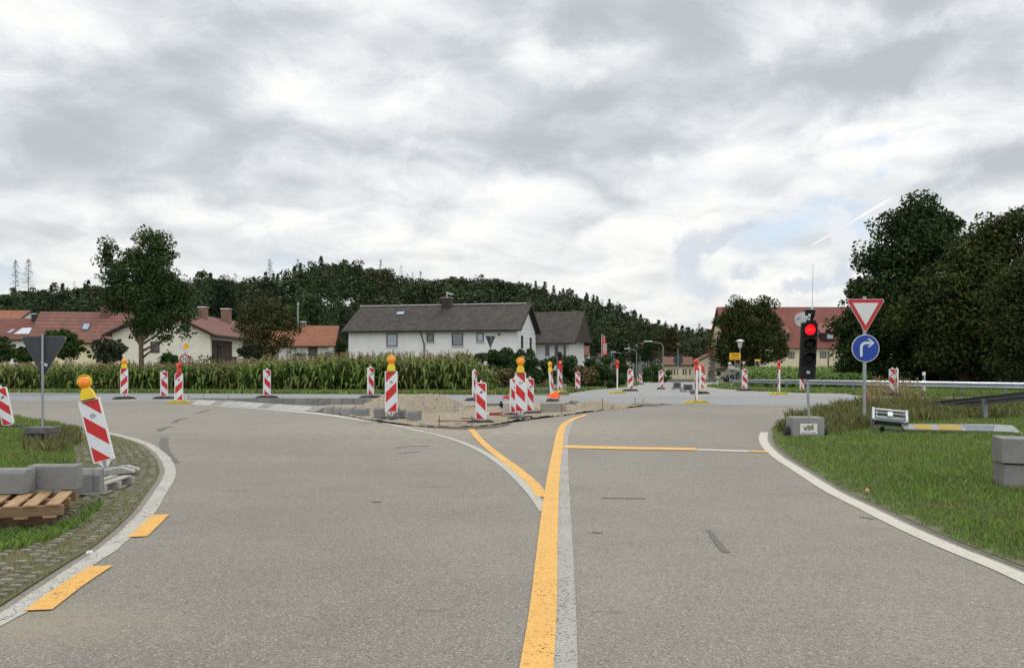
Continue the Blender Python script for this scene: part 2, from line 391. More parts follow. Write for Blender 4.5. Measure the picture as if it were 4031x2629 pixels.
# ------------------------------------------------------------------ foliage
def leafquads(C, Nrm, size, rng, aspect=.55, jit=.9):
    """diamond leaves at centres C, roughly facing Nrm"""
    n = len(C); d = Nrm + rng.normal(0, jit, (n, 3)); d /= np.linalg.norm(d, axis=1)[:, None]
    a = np.cross(d, rng.normal(0, 1, (n, 3))); a /= np.linalg.norm(a, axis=1)[:, None]; b = np.cross(d, a)
    s_ = (size*rng.uniform(.45, 1.5, n))[:, None]
    a = a*s_*.5; b = b*s_*.5*aspect; q = d*s_*.12
    return np.stack([C-a-q, C+b, C+a-q, C-b], 1).reshape(-1, 3)
def crown_pts(lobes, n, rng, shell=.35):
    """points in the outer shells of ellipsoid lobes (x,y,z,rx,ry,rz)"""
    lobes = np.array(lobes, float); wt = lobes[:, 3]*lobes[:, 5]; wt = wt/wt.sum()
    k = rng.choice(len(lobes), n, p=wt); d = rng.normal(0, 1, (n, 3)); d /= np.linalg.norm(d, axis=1)[:, None]
    r = 1-np.abs(rng.normal(0, shell, n)); r = np.clip(r, .05, 1.08)[:, None]
    return lobes[k, :3]+d*r*lobes[k, 3:6], d, k
def clumps(lobes, n, csize, rng, shell=.2):
    """leaf clumps sitting on the surface of the big lobes, as smaller lobes"""
    C, d, k = crown_pts(lobes, n, rng, shell); s_ = csize*rng.uniform(.55, 1.35, n)
    return np.column_stack([C, s_, s_, s_*rng.uniform(.6, .95, n)])
def tree(name, base, lobes, label, cat, leafmat, nclump=90, csize=.8, nleaf=14000, lsize=.22, trunk=None, limbs=8, tr=.2, group=None, seed=1, shell=.3, inner=.25, barkmat=None):
    """lobes relative to base. trunk + limbs reach into the lobes; leaves sit in clumps"""
    rng = np.random.default_rng(seed); t = thing(name, base, label, cat, group)
    cl = clumps(lobes, nclump, csize, rng); C, d, k = crown_pts(cl, int(nleaf*(1-inner)), rng, shell)
    Ci, di, ki = crown_pts(np.array(lobes, float)*np.array([1, 1, 1, .88, .88, .88]), int(nleaf*inner), rng, .45)
    C = np.vstack([C, Ci]); d = np.vstack([d, di]); d[:, 2] += .35
    keep = C[:, 2] > .05; C, d = C[keep], d[keep]
    npmesh('crown', leafquads(C, d, lsize, rng), 4, [leafmat], t)
    bark = barkmat or MATS['bark']
    top = max(l[2] for l in lobes); mb = MB().mat(bark); mb.smooth = True
    th = trunk or top*.5; r_ = random.Random(seed)
    mb.tube([(0, 0, -.2), (.02, 0, th*.3), (-.03*tr*5, .02, th*.7), (0, 0, th), (.1*tr, 0, top*.95)], [tr*1.25, tr, tr*.85, tr*.7, tr*.15], 9)
    for i in range(limbs):
        l = lobes[i % len(lobes)]; e = (l[0]+r_.uniform(-.5, .5)*l[3], l[1]+r_.uniform(-.5, .5)*l[4], l[2]+r_.uniform(-.3, .5)*l[5]); z0 = th*r_.uniform(.55, 1.1)
        if e[2] < z0: z0 = max(.2, e[2]*.6)
        mb.tube([(0, 0, z0), (e[0]*.4, e[1]*.4, z0+(e[2]-z0)*.35), (e[0]*.75, e[1]*.75, z0+(e[2]-z0)*.75), e], [tr*.5, tr*.32, tr*.2, tr*.06], 6)
    mb.build('trunk', t); return t
def bush(name, base, lobes, label, cat, leafmat, **k):
    k.setdefault('tr', .06); k.setdefault('limbs', 6)
    return tree(name, base, lobes, label, cat, leafmat, **k)
# ------------------------------------------------------------------ shared materials
def asphalt(name, base, warm, speck, near=True):
    a = NT(name, .92, .25)
    c = a.mix(a.ramp(a.noise(.22, 6, .65), .35, .65), base, warm); c = a.mix(a.ramp(a.noise(.14, 4, .65), .44, .60, 0, .8), c, tuple(x*1.18 for x in warm)); c = a.mix(a.ramp(a.noise(.55, 5, .65, dist=.8), .56, .70, 0, .35), c, (base[0]*1.12, base[1]*1.0, base[2]*1.02))
    c = a.mix(a.ramp(a.noise(.9, 6, .7, dist=.6), .5, .72, 0, .5), c, tuple(x*.74 for x in base))
    c = a.mix(a.ramp(a.noise(.35, 5, .7, scl=(.35, 1.6, 1)), .5, .7, 0, .55), c, tuple(x*1.22 for x in warm))
    c = a.mix(a.ramp(a.noise(2.2, 7, .75, dist=1.5, scl=(1, .5, 1)), .57, .70, 0, .45), c, tuple(x*.66 for x in base))
    st = a.voro(115, out='Color'); sp = a.n('ShaderNodeSeparateColor'); a.t.links.new(st, sp.inputs[0])
    c = a.mix(a.ramp(sp.outputs[0], .80, .95, 0, .7), c, tuple(x*1.8 for x in speck))
    c = a.mix(a.ramp(sp.outputs[1], .72, .9, 0, .6), c, tuple(x*.34 for x in base))
    c = a.mix(a.ramp(a.noise(150, 2, .5), .35, .65, 0, .35), c, tuple(x*.6 for x in base))
    # rubbed-off spots
    c = a.mix(a.math('MULTIPLY', a.ramp(a.noise(1.3, 3, .5, scl=(.6, 2.6, 1)), .69, .72, 0, .55), a.ramp(a.noise(14, 4, .7), .45, .55)), c, tuple(x*.45 for x in base))
    if near:
        k = a.noise(5, 6, .7)
        m1 = a.math('MULTIPLY', a.mask(1900, 1690, 6.5, 4.2), a.ramp(k, .38, .6)); c = a.mix(a.math('MULTIPLY', m1, .75), c, (.31, .275, .215))
        m2 = a.math('MULTIPLY', a.mask(150, 2450, .9, .5), a.ramp(k, .3, .55)); c = a.mix(a.math('MULTIPLY', m2, .6), c, (.26, .225, .16))
        m3 = a.mask(1000, 1640, 9, 6); c = a.mix(a.math('MULTIPLY', m3, .35), c, (.25, .225, .19))
    a.bump(a.math('ADD', a.voro(115), a.noise(160, 3)), .3, .004)
    return a.color(c)
M_ASPH = asphalt('asphalt', (.190, .173, .147), (.218, .196, .162), (.225, .213, .190))
M_MAIN = asphalt('asphalt_main', (.215, .22, .222), (.235, .237, .235), (.27, .27, .27), False)
def paint(name, c, wear, worn=.5, crack=0):
    a = NT(name, .75, .3); m, t = a.m, a.t
    tr = a.n('ShaderNodeBsdfTransparent'); mx = a.n('ShaderNodeMixShader'); out = t.nodes['Material Output']
    k = a.math('MULTIPLY', a.ramp(a.noise(55, 4, .7), .62-worn*.12, .68-worn*.1), a.ramp(a.noise(1.6, 4, .6), .38, .62, .25, 1))
    if crack: k = a.math('MAXIMUM', k, a.math('MULTIPLY', a.ramp(a.math('ADD', a.voro(7, 'DISTANCE_TO_EDGE'), a.math('MULTIPLY', a.noise(18, 4, .7), .12)), .085, .06), a.ramp(a.noise(2.5, 4), .46, .56)))
    col = a.mix(a.ramp(a.noise(3, 6, .7), .35, .7, 0, wear), c, tuple(x*.78 for x in c)); col = a.mix(a.ramp(a.noise(90, 3), .45, .7, 0, .35), col, tuple(x*.7 for x in c))
    a.color(col); a.bump(a.noise(80, 3), .3, .004)
    t.links.new(k, mx.inputs[0]); t.links.new(a.b.outputs[0], mx.inputs[1]); t.links.new(tr.outputs[0], mx.inputs[2]); t.links.new(mx.outputs[0], out.inputs[0])
    return m
M_WHITE = paint('white_line', (.46, .44, .365), .5, .25); M_WORN = paint('worn_white_line', (.41, .395, .35), .5, .6, 1); M_OLDW = paint('old_white_line', (.33, .315, .28), .6, .75)
M_YEL = paint('orange_line', (.64, .36, .095), .55, .42); M_PALE = paint('pale_line', (.46, .44, .40), .5, .3); M_PATCH = mat('tar_patch', (.085, .08, .072), (.115, .108, .095), sc=14, c3=(.15, .14, .12), sc3=60, bump=.3)
M_PYEL = paint('pale_orange_line', (.72, .52, .25), .5, .5)
mat('bark', (.075, .055, .038), (.045, .036, .027), sc=9, bump=.6, stretch=(1, 1, .2))
G_DEEP = mat('leaf_deep', (.044, .070, .021), (.022, .038, .014), sc=1.3, island=.45, rough=.65, trans=.12)
G_CHEST = mat('leaf_chestnut', (.055, .070, .018), (.030, .044, .013), sc=.9, island=.45, rough=.6, trans=.15, c3=(.10, .085, .015), sc3=1.1, k3=.38)
G_YEL = mat('leaf_yellowish', (.062, .082, .02), (.028, .042, .013), sc=.6, island=.35, rough=.6, trans=.15, c3=(.12, .11, .022), sc3=1.1, k3=.41)
G_ASH = mat('leaf_ash', (.056, .090, .026), (.034, .058, .02), sc=1.2, island=.4, rough=.6, trans=.15)
G_FRESH = mat('leaf_fresh', (.06, .10, .022), (.03, .055, .014), sc=1.5, island=.4, rough=.6, trans=.2)
G_HEDGE = mat('leaf_hedge', (.042, .078, .020), (.026, .050, .014), sc=1.1, island=.45, rough=.6, trans=.12)
G_GREY = mat('leaf_grey', (.06, .072, .04), (.035, .045, .026), sc=1.6, island=.4, rough=.7)
G_BROWN = mat('leaf_brown', (.085, .066, .028), (.045, .044, .018), sc=1.1, island=.45, rough=.7, trans=.1)
G_DRY = mat('dry_weeds', (.16, .12, .06), (.075, .07, .03), sc=1.2, island=.4, rough=.8, trans=.1)
G_CON = mat('leaf_conifer', (.026, .042, .02), (.015, .027, .014), sc=.6, island=.4, rough=.8)
G_FOR = mat('leaf_forest', (.056, .080, .034), (.026, .043, .020), sc=.05, island=.55, rough=.8, c3=(.078, .072, .03), sc3=.07, k3=.45)
# ------------------------------------------------------------------ terrain
def ground_mat():
    a = NT('ground_grass', .95, .2)
    c = a.mix(a.ramp(a.noise(.3, 6), .35, .65), (.055, .085, .022), (.085, .095, .035)); c = a.mix(a.ramp(a.noise(6, 6, .7), .5, .75, 0, .7), c, (.10, .085, .05))
    a.bump(a.noise(30, 5, .7), .8, .05); return a.color(c)
M_GROUND = ground_mat()
sheet('ground', [(-2500, -60), (2500, -60), (2500, 4000), (-2500, 4000)], -.03, M_GROUND)
YF0, YF1, YN0, YN1 = 41.6, 35.6, 31.2, 27.3          # far and near edge of the main road, left and right
def far_edge(x): return YF0 + (x+25)/42*(YF1-YF0)
def near_edge(x): return YN0 + (x+19)/30*(YN1-YN0)
sheet('road', [(-45, -20), (45, -20), (45, near_edge(45)+.4), (-45, near_edge(-45)+.4)], 0, M_ASPH)
sheet('main_road', [(-95, near_edge(-95)), (60, near_edge(60)), (60, far_edge(60)), (-95, far_edge(-95))], .004, M_MAIN)
sheet('village_road', PX([(2240,1549),(2285,1541),(2420,1526),(2500,1519),(2530,1510),(2515,1487.5),(2620,1484),(2830,1487.5),(3400,1490),(3400,1500),(2860,1506),(2800,1512),(2785,1521),(2840,1530),(2960,1539),(3150,1546),(3330,1549),(3400,1562),(2240,1562)]), .001, mat('village_asphalt', (.20, .20, .195), (.23, .228, .215), sc=.6, c3=(.34, .33, .30), sc3=3, k3=.45))
# hill behind the village
SKY = [(-900,1150),(0,1143),(60,1125),(110,1125),(200,1132),(300,1118),(390,1105),(640,1105),(760,1098),(800,1076),(870,1070),(930,1088),(960,1092),(1010,1085),(1060,1080),(1120,1092),(1165,1055),(1210,1030),(1290,1020),(1370,1014),(1440,1022),(1480,1036),(1540,1050),(1590,1068),(1650,1082),(1700,1088),(1760,1072),(1800,1066),(1860,1074),(1900,1078),(1950,1084),(2000,1094),(2060,1102),(2120,1116),(2190,1138),(2260,1152),(2330,1166),(2400,1186),(2450,1206),(2500,1236),(2560,1256),(2630,1278),(2700,1290),(2790,1292),(2900,1300),(3400,1330),(5000,1360)]
def ridge_y(px): return float(np.interp(px, [-900, 600, 1500, 2300, 2900, 5000], [250, 260, 250, 280, 350, 450]))
Y0H = 150.
def hill_z(px, y):
    R = ridge_y(px); s = float(np.interp(px, [a for a, b in SKY], [b for a, b in SKY])); top = H+(HY-s)*R/F-14.5
    t = min(1, max(0, (y-Y0H)/(R-Y0H))); t = t*t*(3-2*t)*.6+t*.4
    return zg(y)-.1+(top-zg(y))*t if y < R+1 else top-(y-R)*.25
pxs = np.arange(-900, 5001, 60); ts = np.linspace(0, 1.5, 22); vs = []
for a_ in pxs:
    for t_ in ts: y = Y0H+(ridge_y(a_)-Y0H)*t_; vs.append(((a_-CX)*y/F, y, hill_z(a_, y)))
nT = len(ts); mb = MB().mat(mat('hill_soil', (.035, .038, .02), (.02, .024, .014), sc=.1)); mb.add(vs, [(i*nT+j, (i+1)*nT+j, (i+1)*nT+j+1, i*nT+j+1) for i in range(len(pxs)-1) for j in range(nT-1)])
mb.build('hill')['kind'] = 'structure'
# ------------------------------------------------------------------ forest on the hill: one mass nobody could count
def forest():
    rng = np.random.default_rng(3); protos = []
    for k in range(5):        # broad-leaved crowns
        lob = [(rng.uniform(-1.6, 1.6), rng.uniform(-1.6, 1.6), rng.uniform(6, 14), rng.uniform(2, 3.2), rng.uniform(2, 3.2), rng.uniform(2, 3.4)) for _ in range(8)]
        cl = clumps(lob, 26, 1.25, rng); C, d, _ = crown_pts(cl, 900, rng, .3); protos.append(leafquads(C, d, .62, rng, .75))
    for k in range(3):        # spruces
        n = 650; z = 17*rng.uniform(0, 1, n)**.8; lay = np.floor(z/1.1)*1.1; fr = (z-lay)/1.1; r = ((17.6-lay)/17)**.8*3.9*(1-fr*.75)*rng.uniform(.25, 1, n)**.5; q = rng.uniform(0, 2*np.pi, n)
        C = np.column_stack([r*np.cos(q), r*np.sin(q), z+.6]); d = np.column_stack([np.cos(q), np.sin(q), np.full(n, .5)]); protos.append(leafquads(C, d, .55, rng, .5, .5))
    for k in range(2):        # thin larches
        n = 260; z = 18*rng.uniform(.1, 1, n); r = ((18.5-z)/18)**.7*3*rng.uniform(.1, 1, n); q = rng.integers(0, 40, n)*2.4
        C = np.column_stack([r*np.cos(q), r*np.sin(q), z]); d = np.column_stack([np.cos(q)*.2, np.sin(q)*.2, np.full(n, 1.)]); protos.append(leafquads(C, d, .5, rng, .35, .4))
    out = []; cnt = 0
    for row in range(17):
        t_ = row/15.
        px = -350.
        while px < 3300:
            R = ridge_y(px); y = Y0H+4+(R-Y0H)*t_+rng.uniform(-3, 3)
            if px > 2850 and row < 9: px += 3300*7/y; continue
            x = (px-CX)*y/F; z = hill_z(px, y)
            con = mnoise.noise((x*.03, y*.03, 3)) > .12 and (t_ < .7 or rng.uniform() < .1)
            pr = protos[rng.integers(5, 8)] if con and rng.uniform() < .7 else protos[rng.integers(0, 5)]
            if rng.uniform() < .07: pr = protos[rng.integers(8, 10)]
            allow = (H+(HY-float(np.interp(px, [a for a, b in SKY], [b for a, b in SKY]))-2+rng.uniform(-6, 1.5))*y/F-z)/16.6
            s_ = rng.uniform(.78, 1.1)*(1.0 if row > 3 else .85); s_ = allow*rng.uniform(.90, 1.0) if row > 11 else min(s_, allow)
            a_ = rng.uniform(0, 6.3); c, s = math.cos(a_), math.sin(a_)
            out.append((pr*np.array([max(s_, .75)*1.15, max(s_, .75)*1.15, s_])) @ np.array([[c, s, 0], [-s, c, 0], [0, 0, 1]]) + np.array([x, y, z])); cnt += 1
            px += F*rng.uniform(4.2, 6.8)/y
    o = npmesh('forest', np.vstack(out), 4, [G_FOR]); tag(o, 'dark mixed forest covering the hill behind the houses', 'forest', kind='stuff'); print('forest trees', cnt)
forest()
def conifer(base, h, w, seed, label, m, n=700, group=None, bare=0.0, name='spruce_tree', size=.5):
    rng = np.random.default_rng(seed); t = thing(name, base, label, 'tree', group)
    z = h*(bare+(1-bare)*rng.uniform(0, 1, n)**.85); lay = np.floor(z/(h/15))*(h/15); fr = (z-lay)/(h/15); r = ((h*1.03-lay)/h)**.65*w*1.25*(1-fr*.6)*rng.uniform(.15, 1, n)**.6; q = rng.integers(0, 60, n)*1.7+rng.normal(0, .05, n)
    C = np.column_stack([r*np.cos(q), r*np.sin(q), z]); d = np.column_stack([np.cos(q)*.3, np.sin(q)*.3, np.ones(n)])
    npmesh('crown', leafquads(C, d, size, rng, .4, .4), 4, [m], t); mb = MB().mat(MATS['bark']); mb.tube([(0, 0, -1), (0, 0, h*.5), (0, 0, h)], [.22, .13, .03], 6)
    for i in range(26): zz = h*(bare*.7+(1-bare*.7)*i/26); rr = ((h*1.03-zz)/h)**.65*w*1.2; q_ = i*2.4; mb.tube([(0, 0, zz), (rr*math.cos(q_), rr*math.sin(q_), zz-.1*rr)], [.07, .03], 4)
    mb.build('trunk', t); return t
for i, (px, top, y, w, lab, m, n_, br) in enumerate([
    (62, 1022, 235, 3.0, 'sparse bare larch at the far left of the skyline, left one of the pair', G_BROWN, 520, .2), (112, 1020, 236, 3.4, 'sparse bare larch on the skyline, right one of the far left pair', G_BROWN, 620, .2),
    (215, 1112, 155, 3.4, 'broad dark spruce behind the brick red roof at the far left', G_CON, 1500, 0), (1062, 1020, 235, 3.6, 'tall ragged spruce standing above the skyline left of the hilltop', G_CON, 420, .15),
    (1172, 1018, 238, 3.0, 'bare leaning dead larch at the left shoulder of the hilltop', G_BROWN, 110, .4), (1498, 1022, 240, 1.6, 'slim spruce tip just right of the hilltop', G_CON, 420, 0),
    (1655, 1068, 236, 1.8, 'pale dying larch on the skyline above the chimney of the white house', G_BROWN, 220, .2), (2752, 1270, 300, 2.0, 'small pointed spruce on the low skyline left of the big farmhouse', G_CON, 500, 0)]):
    b = AT(px, 1430, y); zb = hill_z(px, y) if y > 160 else zg(y); b.z = zb; conifer(b, H+(HY-top)*y/F-zb, w, 50+i, lab, m, n_, bare=br, name='larch_tree' if m is G_BROWN else 'spruce_tree', size=.42 if y > 200 else .45)
# ------------------------------------------------------------------ buildings
def tiles(name, c1, c2, row, colw, gap=.5, stripe=.5):
    """roof tiles: rows down the slope (object z), columns along the ridge (object x)"""
    a = NT(name, .85, .25); sp = a.n('ShaderNodeSeparateXYZ'); a.t.links.new(a.tc, sp.inputs[0])
    fz = a.math('FRACT', a.math('DIVIDE', sp.outputs[2], row)); fx = a.math('FRACT', a.math('DIVIDE', sp.outputs[0], colw))
    cell = a.n('ShaderNodeCombineXYZ'); a.set(cell.inputs[0], a.math('FLOOR', a.math('DIVIDE', sp.outputs[0], colw))); a.set(cell.inputs[1], a.math('FLOOR', a.math('DIVIDE', sp.outputs[2], row)))
    wn = a.n('ShaderNodeTexWhiteNoise'); a.t.links.new(cell.outputs[0], wn.inputs[0])
    c = a.mix(wn.outputs[0], c1, c2); c = a.mix(a.ramp(a.noise(.5, 6, .7), .45, .75, 0, .55), c, tuple(x*.6 for x in c1))
    c = a.mix(a.ramp(fz, gap, .0, 0, stripe), c, tuple(x*.25 for x in c1)); c = a.mix(a.ramp(fx, .22, .0, 0, .35), c, tuple(x*.4 for x in c1))
    a.bump(a.math('ADD', fz, a.math('MULTIPLY', fx, .3)), .5, .04); return a.color(c)
R_DARK = tiles('tiles_dark', (.080, .068, .058), (.046, .040, .036), .30, .42, .45, .8)
R_RED = tiles('tiles_red', (.215, .10, .078), (.17, .082, .066), .40, .33, .35, .75)
R_BRN = tiles('tiles_brown_red', (.20, .075, .052), (.15, .06, .045), .2, .3)
R_ORG = tiles('tiles_orange', (.30, .125, .07), (.23, .098, .056), .16, .28)
R_FARM = tiles('tiles_farm', (.23, .085, .065), (.19, .072, .056), .42, .33, .35, .6)
R_OLD = tiles('tiles_old', (.19, .085, .055), (.13, .065, .045), .2, .3)
W_WHITE = mat('render_white', (.70, .70, .68), (.62, .62, .60), sc=.7, bump=.1, bsc=40); W_CREAM = mat('render_cream', (.70, .655, .54), (.64, .60, .50), sc=.6, bump=.1, bsc=40)
W_YEL = mat('render_yellow', (.60, .53, .36), (.52, .46, .32), sc=.5, bump=.1, bsc=40); W_PALEY = mat('render_pale_yellow', (.70, .62, .40), (.63, .55, .36), sc=.6)
D_WOOD = mat('dark_wood', (.035, .025, .018), (.022, .016, .012), sc=4); D_FRAME = mat('anthracite_frame', (.035, .04, .055), rough=.4); W_FRAME = mat('white_frame', (.7, .7, .68), rough=.5)
GLASS = mat('window_glass', (.10, .12, .15), (.06, .07, .09), sc=1, rough=.08, spec=.8); GLASSL = mat('curtained_glass', (.30, .35, .42), (.22, .26, .32), sc=1.2, rough=.1, spec=.7); GLASSK = mat('dark_glass', (.015, .017, .02), rough=.1, spec=.7)
BRICK = mat('brick_red', (.16, .062, .045), (.11, .045, .035), sc=6); METALW = mat('sheet_metal', (.6, .62, .64), rough=.35, metal=.6); STONE = mat('old_stone', (.22, .20, .165), (.14, .125, .10), sc=3, bump=.4)
def house(name, label, cr, y, theta, Lx, D, eave_py, ridge_py, wall, roof, over=.5, gov=.5, base_z=-1.0, cat='house', verge=None, rake=D_WOOD):
    """cr: photo column of the right front corner at distance y; local x runs left from it (negative), local y is depth"""
    c = AT(cr, HY, y); t = thing(name, (c.x, c.y, base_z), label, cat, rz=theta)
    e = H+(HY-eave_py)*y/F-base_z; yr = y+D/2*math.cos(theta); r = H+(HY-ridge_py)*yr/F-base_z
    sl = (r-e)/(D/2)
    mb = MB().mat(wall); pts = [(0, 0), (D, 0), (D, e-.05), (D/2, r-.12), (0, e-.05)]
    X = Matrix(((0, 1, 0, 0), (1, 0, 0, 0), (0, 0, 1, 0), (0, 0, 0, 1)))      # prism outline (y,z) pushed along x
    mb.prism(pts, -Lx, 0, X); mb.build('wall', t)
    rb = MB().mat(roof); th = .16; lift = 0
    for sgn in (0, 1):
        y0, y1 = (-over, D/2) if sgn == 0 else (D/2, D+over); z0, z1 = (e-sl*over, r) if sgn == 0 else (r, e-sl*over)
        rb.prism([(y0, z0), (y1, z1), (y1, z1+th), (y0, z0+th)], -Lx-gov, gov, X)
    ro = rb.build('roof', t)
    vb = MB().mat(rake)
    for xx in (-Lx-gov-.03, gov+.0):
        for (y0, y1, z0, z1) in ((-over, D/2, e-sl*over, r), (D/2, D+over, r, e-sl*over)): vb.prism([(y0, z0-.1), (y1, z1-.1), (y1, z1+th+.02), (y0, z0+th+.02)], xx, xx+.03, X)
    vb.box((-Lx/2, -over-.06, e-sl*over+.05), (Lx+2*gov, .12, .11)); vb.build('gutter', t)
    t['e'] = e; t['r'] = r; t['D'] = D; t['L'] = Lx
    return t
def dims(t): return t['e'], t['r'], t['D'], t['L']
def win(t, x, z, w, h, face='front', frame=D_FRAME, glass=GLASS, sill=False, name='window', bars=0, depth=None, label=None):
    """x along the wall, z height of the centre; face 'front' (y=0), 'right' (x=0, x is depth)"""
    X = T(x, 0, z) if face == 'front' else T(0, x, z, rz=math.pi/2)
    if face == 'left': X = T(-t['L'], x, z, rz=-math.pi/2)
    if depth is not None: X = T(x, depth, z)
    f = .09; mb = MB().mat(frame)
    for a in ((0, h/2-f/2, w, f), (0, -h/2+f/2, w, f), (-w/2+f/2, 0, f, h-2*f), (w/2-f/2, 0, f, h-2*f)): mb.box((a[0], -.02, a[1]), (a[2], .10, a[3]), X)
    if bars: mb.box((0, -.02, 0), (.06, .07, h-2*f), X); mb.box((-w/4, -.02, h*.15), (w/2-.1, .06, .05), X); mb.box((w/4, -.02, h*.15), (w/2-.1, .06, .05), X)
    o = mb.build(name, t); MB().mat(glass).box((0, -.005, 0), (w-2*f, .02, h-2*f), X).build('pane', o)
    if sill: MB().mat(W_FRAME).box((0, -.08, -h/2-.04), (w+.16, .2, .06), X).build('sill', o)
    if label: o['label'] = label
    return o
def chimney(t, x, y, z0, z1, w=.6, m=BRICK, cap=None):
    mb = MB().mat(m).box((x, y, (z0+z1)/2), (w, w, z1-z0)); mb.mat(cap or METALW).box((x, y, z1+.04), (w+.14, w+.14, .08)); mb.build('chimney', t)
# the big white house
h5 = house('white_house', 'long white house with dark tiled roof behind the middle of the maize', 2034, 85, math.radians(-13.5), 18.4, 9, 1290, 1201, W_WHITE, R_DARK, .6, .55)
e, r, D, Lx = dims(h5)
def hx(px, t=h5, y0=85): # photo column -> local x on the front wall
    th = t.rotation_euler.z; k = (px-CX)/F; bx, by = t.location.x, t.location.y
    return -((bx-k*by)/(math.cos(th)-k*math.sin(th)))
def hz(py, lx, t=h5):
    th = t.rotation_euler.z; y = t.location.y+lx*math.sin(th); return H+(HY-py)*y/F-t.location.z
def wpx(t, x0, x1, y0, y1, **k):
    a, b = hx(x0, t), hx(x1, t); c = (a+b)/2; z1, z0 = hz(y0, c, t), hz(y1, c, t); return win(t, c, (z0+z1)/2, abs(b-a), z1-z0, **k)
wpx(h5, 1522, 1565, 1313, 1363, glass=GLASSL, sill=True); wpx(h5, 1680, 1709, 1312, 1346, glass=mat('green_glass', (.14, .18, .16), rough=.15), sill=True)
wpx(h5, 1779, 1823, 1311, 1361, sill=True); wpx(h5, 1876, 1904, 1310, 1345, glass=mat('bright_glass', (.42, .52, .62), rough=.1), sill=True); wpx(h5, 1962, 1969, 1311, 1320, name='vent')
mb = MB().mat(mat('siding', (.70, .71, .70), (.62, .63, .62), sc=1))
for i in range(13):
    z = e-4.2+i*.5
    half = D/2-.02 if z < e-.4 else max(.1, (r-z-.55)/((r-e)/(D/2)))
    mb.box((.03, D/2, z), (.05, 2*half, .47), rz=0)
mb.build('gable_siding', h5)
for q, (a, b) in enumerate(((2.1, .75), (6.3, .75))): win(h5, a, hz(1340, 0)-.1-.1*q, b, 1.35, 'right', glass=GLASSK).location.x = .05
mb = MB().mat(mat('dark_pipe', (.04, .03, .028), rough=.5)); x0, x1 = hx(1661), hx(1671); mb.tube([(x0, -.6, e-.15), (x0+.05, -.5, e-.5), (x1, -.12, e-1.6), (x1, -.12, 0)], .07, 6); mb.build('downpipe', h5)
xc = hx(1690, h5)+.6; chimney(h5, xc, D/2-.35, r-1.2, r+.85, 1.0, mat('chimney_dark', (.05, .028, .022), (.035, .022, .02), sc=5), mat('chimney_cap', (.3, .3, .3), rough=.5))
mb = MB().mat(W_FRAME).box((-Lx/2-.3, D/2, r+.2), (Lx+.6, .28, .07)); mb.build('ridge_cap', h5)
sl5 = (r-e)/(D/2); Xs = T(hx(1507)+.9, D/2-1.7, r-1.7*sl5+.2, rx=math.atan(sl5)); MB().mat(D_FRAME).box((0, 0, 0), (.95, .75, .06), Xs).build('skylight', h5); MB().mat(GLASSL).box((0, 0, .035), (.8, .6, .02), Xs).build('skylight_pane', h5)
mb = MB().mat(METALW); mb.tube([(xc, D/2-.35, r+.9), (xc, D/2-.35, r+1.5)], .03, 5); mb.tube([(xc-.1, D/2-.35, r+1.45), (xc+.7, D/2-.35, r+1.25)], .05, 5); mb.build('aerial', h5)
# dark-roofed house to its right
h6 = house('chalet_house', 'white house with steep dark roof and deep gable right behind the long white house', 2240, 98, math.radians(-16), 6.6, 9, 1333, 1231, W_WHITE, R_DARK, .9, 1.0)
e, r, D, Lx = dims(h6)
MB().mat(W_WHITE).box((-Lx-.4, -1.6, e/2-.5), (5.2, 3.4, e-1.0)).build('side_wing', h6)
mb = MB().mat(R_DARK); mb.prism([(-3.4, e-1.1), (.2, e+1.5), (.2, e+1.66), (-3.4, e-.94)], -Lx-3.2, -Lx+2.6, Matrix(((0, 1, 0, 0), (1, 0, 0, 0), (0, 0, 1, 0), (0, 0, 0, 1)))); mb.build('roof', h6)
win(h6, -2.6, e-1.4, .7, 1.5, frame=W_FRAME); win(h6, -1.5, e-1.4, .6, 1.5, frame=W_FRAME); win(h6, -.5, e-1.4, .5, 1.3, frame=W_FRAME)
mb = MB().mat(D_WOOD); mb.prism([(-.8, e-.3), (D+.8, e-.3), (D/2, r-.05)], .9, 1.0, Matrix(((0, 1, 0, 0), (1, 0, 0, 0), (0, 0, 1, 0), (0, 0, 0, 1)))); mb.build('gable_boards', h6)
h7 = house('red_roofed_house', 'low house with steep rust red roof between the chalet house and the hedge', 2312, 112, math.radians(-8), 2.4, 7, 1398, 1332, W_WHITE, R_OLD, .3, .2)
# orange roof
h4 = house('orange_roofed_house', 'low white house with bright orange roof left of the long white house', 1291, 95, math.radians(6), 10.2, 7, 1356, 1287, W_WHITE, R_ORG, .5, .9)
e, r, D, Lx = dims(h4); wpx(h4, 1214, 1249, 1368, 1400, name='door', frame=D_WOOD, glass=mat('grey_door', (.13, .12, .11))); wpx(h4, 1140, 1165, 1361, 1376, frame=D_WOOD)
chimney(h4, -3.2, D/2, r-.4, r+.55, .55, STONE); mb = MB().mat(METALW); mb.tube([(-3.9, D/2+.5, r), (-3.9, D/2+.5, r+3)], .04, 5); mb.tube([(-4.1, D/2+.5, r+2.7), (-3.7, D/2+.5, r+2.7)], .03, 4); mb.build('aerial', h4)
